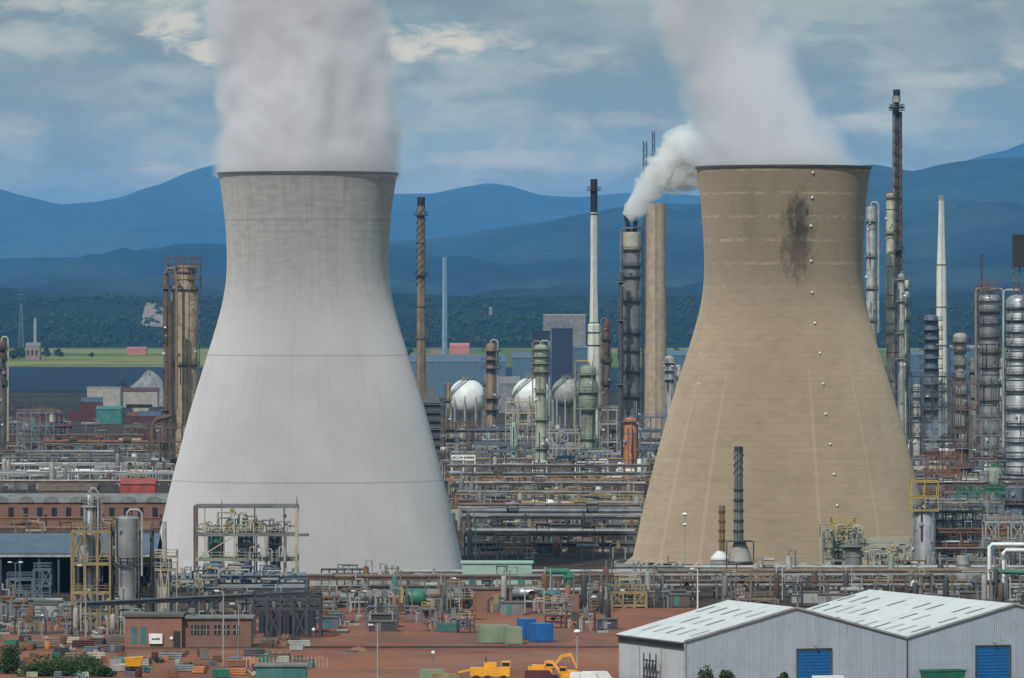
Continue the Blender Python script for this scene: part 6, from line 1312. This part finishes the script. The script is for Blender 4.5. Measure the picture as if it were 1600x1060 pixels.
# bushes beside the warehouse
def bush(px, yt, wpx, Y, label, seed, leafs='leaf_dark', h=None):
    s = Y / F; x = XW(px, Y); h = h or ZW(yt, Y); w = wpx * s; q = random.Random(seed); t = thing('bush', label, 'bush', (x, Y, 0), 'bushes along the lower edge')
    mb = MB(); 
    for k in range(5): a = q.uniform(0, 6.28); mb.tube([(x, Y, -.1), (x + math.cos(a) * w * .2, Y + math.sin(a) * w * .12, h * .55)], [.09, .03], 5)
    mb.build('stem', 'bark', t); mb = MB(); leaves(mb, (x, Y, h * .45), (w * .62, w / 2.4, h * .66), int(1800 + w * 260), .17, q, 34); mb.build('foliage', leafs, t, smooth=False); return t
bush(1103, 1041, 26, 1046, 'small green bush before the first warehouse gable', 1)
bush(1136, 1050, 26, 1044, 'brownish low bush right of the small green bush', 2)
bush(1222, 1052, 22, 1044, 'low green bush just left of the blue door', 3)
bush(105, 1022, 110, 1100, 'large dark green bush at the lower left', 4); bush(12, 1010, 44, 1105, 'tall dark green bush in the lower left corner', 5)
bush(60, 1040, 60, 1098, 'dark low bush between the corner bush and the large bush', 6); bush(160, 1040, 40, 1096, 'green bush right of the large dark bush', 7)

# ================================================================== brick office with sign, foreground left
Yb = GY(1012); x0, x1, x2, x3 = XW(195, Yb), XW(284, Yb), XW(288, Yb), XW(392, Yb)
bo = thing('brick_office', 'low red brick office with white sign and dark doorway', 'office', ((x0 + x3) / 2, Yb + 4, 0)); zb = ZW(964, Yb)
MB().box(x0, x1, Yb, Yb + 10, 0, zb).build('front_wall', 'brick', bo, False); MB().box(x1 + .01, x3, Yb + 1.5, Yb + 9.5, 0, zb - .4).build('side_wall', 'dull_brick', bo, False)
MB().box(x0 - .5, x1 + .3, Yb - .4, Yb + 10.4, zb + .003, zb + .45).build('flat_roof', 'bitumen', bo, False); MB().box(x1 + .32, x3 + .4, Yb + 1.0, Yb + 10, zb - .397, zb - .05).build('flat_roof', 'roof_grey', bo, False)
for a, b_ in ((205, 214), (219, 228)): MB().box(XW(a, Yb), XW(b_, Yb), Yb - .06, Yb + .1, .6, 3.7).build('window', 'teal', bo, False)
sg = MB().box(XW(233, Yb), XW(254, Yb), Yb - .5, Yb - .4, ZW(1006, Yb), ZW(990, Yb)).build('sign_board', 'white_paint', bo, False)
q = random.Random(5)
for k in range(6): a = 237.5 + k * 2.1; MB().box(XW(a, Yb), XW(a + 1.7, Yb), Yb - .53, Yb - .502, ZW(1000 + q.uniform(-.3, .4), Yb), ZW(997 + q.uniform(-.6, .5), Yb)).build('lettering', 'black_paint', sg, False)
MB().box(XW(271, Yb), XW(285, Yb) - .35, Yb - .05, Yb + .1, .05, 2.9).build('doorway', 'black_paint', bo, False)
for i, (a, b_) in enumerate(((298, 306), (308, 316), (318, 326), (334, 344), (348, 358), (364, 374))): w_ = MB().box(XW(a, Yb), XW(b_, Yb), Yb + 1.42, Yb + 1.6, 2.2, 3.9).build('window', 'dark_glass', bo, False); MB().bar((XW(a, Yb), Yb + 1.38, 3.05), (XW(b_, Yb), Yb + 1.38, 3.05), .12).bar((XW((a + b_) / 2, Yb), Yb + 1.38, 2.2), (XW((a + b_) / 2, Yb), Yb + 1.38, 3.9), .12).build('glazing_bar', 'pale_steel', w_)
for k in (1, 2): MB().box(XW(213 + 40 * k, Yb), XW(223 + 40 * k, Yb), Yb + 4, Yb + 6, zb + .46, zb + 1.3).build('roof_vent', 'grey_steel', bo, False)
occ(x0 - 1, x3 + 1, Yb - 2, Yb + 10)
shed(XW(400, 1082), XW(478, 1082), 1082, 1089, ZW(1042, 1082), 0, 'flat pale roofed hut at the bottom edge before the red yard', 'teal', 'roof_grey', name='hut', cat='hut')
for k, px in enumerate((349, 373)): lamp_post(px, (925, 945)[k], 1130 + k * 6, f'{("taller", "shorter")[k]} pale lamp pole rising past the brick office', mat='pale_steel')
lamp_post(590, 978, 1090, 'pale pole with one lamp at the bottom centre of the red yard', heads=1); lamp_post(902, 990, 1110, 'white lamp post beside the yellow excavator', heads=1, ball=True)
lamp_post(470, 940, 1245, 'pale lamp post right of the black legged structure', heads=1); lamp_post(561, 925, 1300, 'pale lamp post below the fat grey pipe', heads=2); lamp_post(718, 905, 1310, 'pale lamp post right of the stair structure', heads=1)
lamp_post(24, 880, 1360, 'slim grey lamp post before the open shed', heads=2, mat='grey_steel'); lamp_post(134, 885, 1215, 'white lamp post in front of the yellow railed structure', heads=1)
lamp_post(1090, 890, 1330, 'slim white lamp post behind the first warehouse roof', heads=1, mat='white_paint')
# flood lights lying low
for k, (px, py) in enumerate(((390, 966), (393, 993), (490, 984), (268, 998), (677, 1020), (66, 963))):
    Y = GY(py + 14) ; x = XW(px, Y); t = thing('bollard_light', f'short post with round white lamp {("by the brick office corner", "at the foot of the brick office", "by the black legged structure", "beside the dark office doorway", "alone on the red yard", "in the yard before the open shed")[k]}', 'lamp', (x, Y, 0))
    z = ZW(py, Y); MB().tube([(x, Y, 0), (x, Y, z)], .09, 6).build('pole', 'grey_steel', t); MB().ball((x, Y, z), .34, 8, 6).build('lamp_head', 'white_paint', t)
# scrap yard bits at lower left: boxes, drums, pallets
def crate(x, Y, w, d, h, rz, mat, lab, cat, name):
    t = thing(name, lab, cat, (x, Y, 0)); ca, sa = math.cos(rz), math.sin(rz)
    MB().obox((x, Y, .15), w, d, h, rz).build('body', mat, t, False)
    mb = MB()
    for a in (-.5, 0, .5): mb.obox((x + a * w * .9 * ca + .5 * d * sa, Y + a * w * .9 * sa - .5 * d * ca, .05), .14, .14, h + .18, rz)
    mb.build('batten', mat, t, False); MB().obox((x, Y, h + .155), w * 1.05, d * 1.05, .08, rz).build('lid', mat, t, False)
mats_ = ['teal', 'green_paint', 'orange_rust', 'rust', 'concrete', 'pale_steel', 'tan_pipe', 'grey_steel', 'blue_steel', 'rust_brown', 'dark_steel', 'cream', 'rust_brown', 'dark_steel', 'bitumen', 'rust', 'maroon']
CN['bitumen'] = 'dark grey'
n_ = 0
for _ in range(900):
    if n_ >= 125: break
    Y = q.uniform(1090, 1222); px = q.uniform(-5, 480); x = XW(px, Y)
    if 190 < px < 400 and Y > 1165: continue
    w = q.uniform(.6, 2.6); d = q.uniform(.6, 2.0); h = q.uniform(.3, 1.5)
    if not free(x - w * .8, x + w * .8, Y - 1.6, Y + 1.6, .1): continue
    occ(x - w * .8, x + w * .8, Y - 1.6, Y + 1.6); m_ = q.choice(mats_); kd = q.choice(('crate', 'crate', 'pipes', 'pipes', 'drum', 'pile'))
    wh = 'near the brick office' if px > 180 else 'in the left yard'
    if kd == 'crate': crate(x, Y, w, d, h, q.uniform(-.4, .4), m_, f'{CN[m_]} battened crate {wh}', 'crate', 'storage_crate')
    elif kd == 'pile':
        mb = MB()
        for _k in range(14): a = q.uniform(0, 6.28); rr = q.uniform(0, w * .5); mb.bar((x + rr * math.cos(a), Y + rr * math.sin(a), q.uniform(.1, .3)), (x + rr * math.cos(a) + q.uniform(-1, 1), Y + rr * math.sin(a) + q.uniform(-.6, .6), q.uniform(.1, 1.1)), q.uniform(.08, .3), q.uniform(.08, .5))
        solo(mb, 'scrap_pile', m_, f'{CN[m_]} heap of scrap lengths {wh}', 'scrap pile', (x, Y, 0))
    elif kd == 'drum': solo(MB().lathe(x, Y, [(.5, .02), (.55, .1), (.55, .6), (.6, .65), (.55, .7), (.55, 1.25), (.5, 1.3), (.02, 1.28)], 14), 'oil_drum', m_, f'{CN[m_]} steel drum {wh}', 'drum', (x, Y, 0))
    else:
        t = thing('pipe_stack', f'stack of {CN[m_]} pipes lying {wh}', 'pipe stack', (x, Y, 0)); rz = q.uniform(-.5, .5); L_ = w * 1.6
        for lv, cnt in ((0, 4), (1, 3), (2, 2)):
            for i in range(cnt): o = (i - (cnt - 1) / 2) * .42; a, b_ = Vector((x, Y, .2 + lv * .36)) + Vector((-math.sin(rz), math.cos(rz), 0)) * o - Vector((math.cos(rz), math.sin(rz), 0)) * L_ / 2, None; b_ = a + Vector((math.cos(rz), math.sin(rz), 0)) * L_; MB().tube([a, b_], .2, 8).build('pipe', m_, t)
    n_ += 1
ot = thing('orange_tank', 'orange dumper hopper at the bottom left of the yard', 'dumper', (XW(209, 1112), 1112, 0)); x = XW(209, 1112)
MB().add([(x - 1.2, 1111, .9), (x + 1.1, 1111, .9), (x + 1.1, 1113, .9), (x - 1.2, 1113, .9), (x - 1.5, 1110.6, 2.3), (x + 1.6, 1110.6, 2.5), (x + 1.6, 1113.4, 2.5), (x - 1.5, 1113.4, 2.3)], [(3, 2, 1, 0), (0, 1, 5, 4), (1, 2, 6, 5), (2, 3, 7, 6), (3, 0, 4, 7), (4, 5, 6, 7)]).build('hopper', 'plant_yellow', ot)
for a in (-.9, .9):
    for b_ in (1111, 1113): MB().tube([(x + a, b_ - .15, .45), (x + a, b_ + .15, .45)], .45, 12).build('wheel', 'black_paint', ot)
MB().box(x - 1.4, x + 1.2, 1111.3, 1112.7, .45, .88).build('chassis', 'dark_steel', ot)
# fence on the red yard
fc = thing('fence', 'low wire fence with pale posts across the yard foreground', 'fence', (XW(440, 1125), 1125, 0))
for k in range(22): x = XW(385 + k * 6, 1125); MB().bar((x, 1125, 0), (x, 1125, 1.8), .12).build('post', 'cream', fc)
MB().bar((XW(385, 1125), 1125, 1.6), (XW(511, 1125), 1125, 1.6), .07).bar((XW(385, 1125), 1125, .9), (XW(511, 1125), 1125, .9), .07).build('wire', 'grey_steel', fc)
# yellow machines
def excavator(px, Y, label, flip=1, boom=True, s=1.0, rz=0.0):
    x = XW(px, Y); t = thing('excavator', label, 'excavator', (x, Y, 0))
    def P3(a, b_, z): return (x + flip * a * s, Y + b_ * s, z * s)
    for b_ in (-1.1, 1.1):
        pf = [(-1.9, .15), (-2.2, .5), (-1.9, .95), (1.9, .95), (2.2, .5), (1.9, .15)]; vs = [P3(a, b_ - .3, z) for a, z in pf] + [P3(a, b_ + .3, z) for a, z in pf]; n = 6
        MB().add(vs, [tuple(range(n)), tuple(range(2 * n - 1, n - 1, -1))] + [(i, i + n, (i + 1) % n + n, (i + 1) % n) for i in range(n)]).build('track', 'black_paint', t)
    def bx(name, a0, a1, b0, b1, z0, z1, m_): 
        vs = [P3(a, b_, z) for z in (z0, z1) for b_ in (b0, b1) for a in (a0, a1)]
        return MB().add(vs, [(0, 2, 3, 1), (4, 5, 7, 6), (0, 1, 5, 4), (2, 6, 7, 3), (0, 4, 6, 2), (1, 3, 7, 5)]).build(name, m_, t)
    bx('house', -2.3, 1.1, -1.2, 1.2, 1.1, 2.1, 'plant_yellow'); bx('counterweight', -2.75, -2.32, -1.2, 1.2, 1.15, 2.3, 'plant_yellow'); bx('cab', .0, 1.35, -1.25, -.2, 2.12, 3.3, 'plant_yellow'); bx('cab_window', .1, 1.38, -1.28, -.3, 2.4, 3.1, 'dark_glass'); bx('engine_cover', -2.2, -.2, -1.0, 1.0, 2.12, 2.6, 'plant_yellow')
    if boom:
        MB().bar(P3(1.0, .3, 1.8), P3(2.7, .3, 4.1), .4 * s, .55 * s).bar(P3(2.65, .3, 4.05), P3(4.2, .3, 4.2), .38 * s, .5 * s).build('boom', 'plant_yellow', t)
        MB().bar(P3(4.1, .3, 4.35), P3(5.1, .3, 1.9), .3 * s, .42 * s).build('arm', 'plant_yellow', t)
        MB().add([P3(4.6, -.3, 1.9), P3(5.3, -.3, 2.0), P3(5.3, -.3, 1.0), P3(4.4, -.3, .9), P3(4.6, .9, 1.9), P3(5.3, .9, 2.0), P3(5.3, .9, 1.0), P3(4.4, .9, .9)], [(0, 1, 2, 3), (7, 6, 5, 4), (0, 4, 5, 1), (1, 5, 6, 2), (2, 6, 7, 3)]).build('bucket', 'dark_steel', t)
        MB().bar(P3(1.3, .3, 1.9), P3(2.6, .0, 3.5), .16 * s).build('ram', 'silver', t)
    return t
excavator(852, 1084, 'yellow tracked excavator with raised boom left of the warehouse', 1, True, 1.0)
def lowloader(px, Y, label):
    x = XW(px, Y); t = thing('loading_machine', label, 'machine', (x, Y, 0)); s = 1.0
    MB().box(x - 3.4, x + 2.9, Y - 1.2, Y + 1.2, 1.2, 2.6).build('body', 'plant_yellow', t); MB().box(x - 1.2, x + .8, Y - .9, Y + .9, 2.62, 3.4).build('engine_cover', 'plant_yellow', t); MB().box(x + 1.6, x + 3.0, Y - 1.0, Y + 1.0, 2.62, 3.6).build('cab', 'plant_yellow', t); MB().box(x + 1.7, x + 2.9, Y - 1.03, Y - .95, 2.8, 3.4).build('cab_window', 'dark_glass', t)
    MB().tube([(x - .9, Y, 3.4), (x - .9, Y, 4.2)], .12, 8).build('exhaust', 'dark_steel', t); MB().bar((x - 3.4, Y, 2.2), (x - 5.4, Y, 1.8), .35).build('drawbar', 'plant_yellow', t)
    for a in (-2.4, -.6, 1.9):
        for b_ in (-1.1, 1.1): MB().tube([(x + a, Y + b_ - .2, .7), (x + a, Y + b_ + .2, .7)], .7, 14).build('wheel', 'black_paint', t)
lowloader(768, 1076, 'long yellow wheeled machine at the bottom centre')
excavator(885, 1078, 'small yellow excavator with folded boom beside the warehouse corner', -1, True, .8)
for k, (px, m_) in enumerate(((700, 'dull_yellow'), (916, 'white_paint'), (935, 'white_paint'), (845, 'maroon'), (680, 'container_green'))): Y = 1064 + k; van(XW(px, Y), Y, R((3, -6, 10, 4, 0)[k]), m_, f'{("dull yellow", "white", "second white", "dark red", "olive")[k]} van parked {("left of the long yellow machine", "by the warehouse corner", "nearest the warehouse side wall", "beneath the excavator boom", "at the bottom centre, far left of the row")[k]}', 2.3 + .1 * k, 5)
for k, (px, Y, w) in enumerate(((560, 1180, 14), (640, 1240, 10), (500, 1150, 8), (900, 1210, 9))):
    x = XW(px, Y); mb = MB()
    vs = []; fs = []; N_ = 18
    for i in range(5):
        for j in range(N_): a = 2 * math.pi * j / N_; f = (1 - i / 4) * (1 + .3 * fbm(math.cos(a) + k, math.sin(a))); vs.append((x + w * .18 * f * math.cos(a), Y + w * .12 * f * math.sin(a), .9 * (i / 4) ** .8 - .05))
    for i in range(4):
        for j in range(N_): a = i * N_ + j; b_ = i * N_ + (j + 1) % N_; fs.append((a, b_, b_ + N_, a + N_))
    mb.add(vs, fs); solo(mb, 'earth_pile', 'red_earth', f'low pile of red earth {("in the middle of", "at the back of", "at the left of", "at the right of")[k]} the red yard', 'earth pile', (x, Y, 0))

# ------------------------------------------------------------------ labels: look-alikes told apart by their place in the photo
def px_of(o):
    l = o.location
    return 800 + l.x * F / max(l.y, 1)
ORD = ['first', 'second', 'third', 'fourth', 'fifth', 'sixth', 'seventh', 'eighth', 'ninth', 'tenth', 'eleventh', 'twelfth'] + [f'{n}th' for n in range(13, 21)] + ['21st', '22nd', '23rd'] + [f'{n}th' for n in range(24, 31)]
byl = {}
for o in SC.objects:
    if 'label' in o and 'category' in o and o.parent is None: byl.setdefault(o['label'], []).append(o)
for l, os_ in byl.items():
    if len(os_) < 2: continue
    os_.sort(key=px_of)
    for i, o in enumerate(os_):
        e = f', {ORD[min(i, 29)]} of {len(os_)} from the left' if len(os_) > 2 else (', the left one of two', ', the right one of two')[i]
        words = l.split(); k = 16 - len(e.split()) ; o['label'] = ' '.join(words[:k]) + e
        if 'group' not in o: o['group'] = (o['category'] + 's ' + ' '.join(words[-5:]))[:60]

# haze: one closed box of even pale air round camera and scene
m = bpy.data.materials.new('haze'); m.use_nodes = True; nt = m.node_tree; nt.nodes.clear()
out = nt.nodes.new('ShaderNodeOutputMaterial'); pv = nt.nodes.new('ShaderNodeVolumePrincipled'); nt.links.new(pv.outputs[0], out.inputs['Volume'])
pv.inputs['Color'].default_value = (*HAZE_C, 1); pv.inputs['Density'].default_value = HAZE_D; pv.inputs['Anisotropy'].default_value = -0.25
M['haze'] = m
hb = MB(); hb.box(-60100, 60100, -600, 110100, -2, 1700); tag(hb.build('haze', 'haze', smooth=False), kind='stuff')
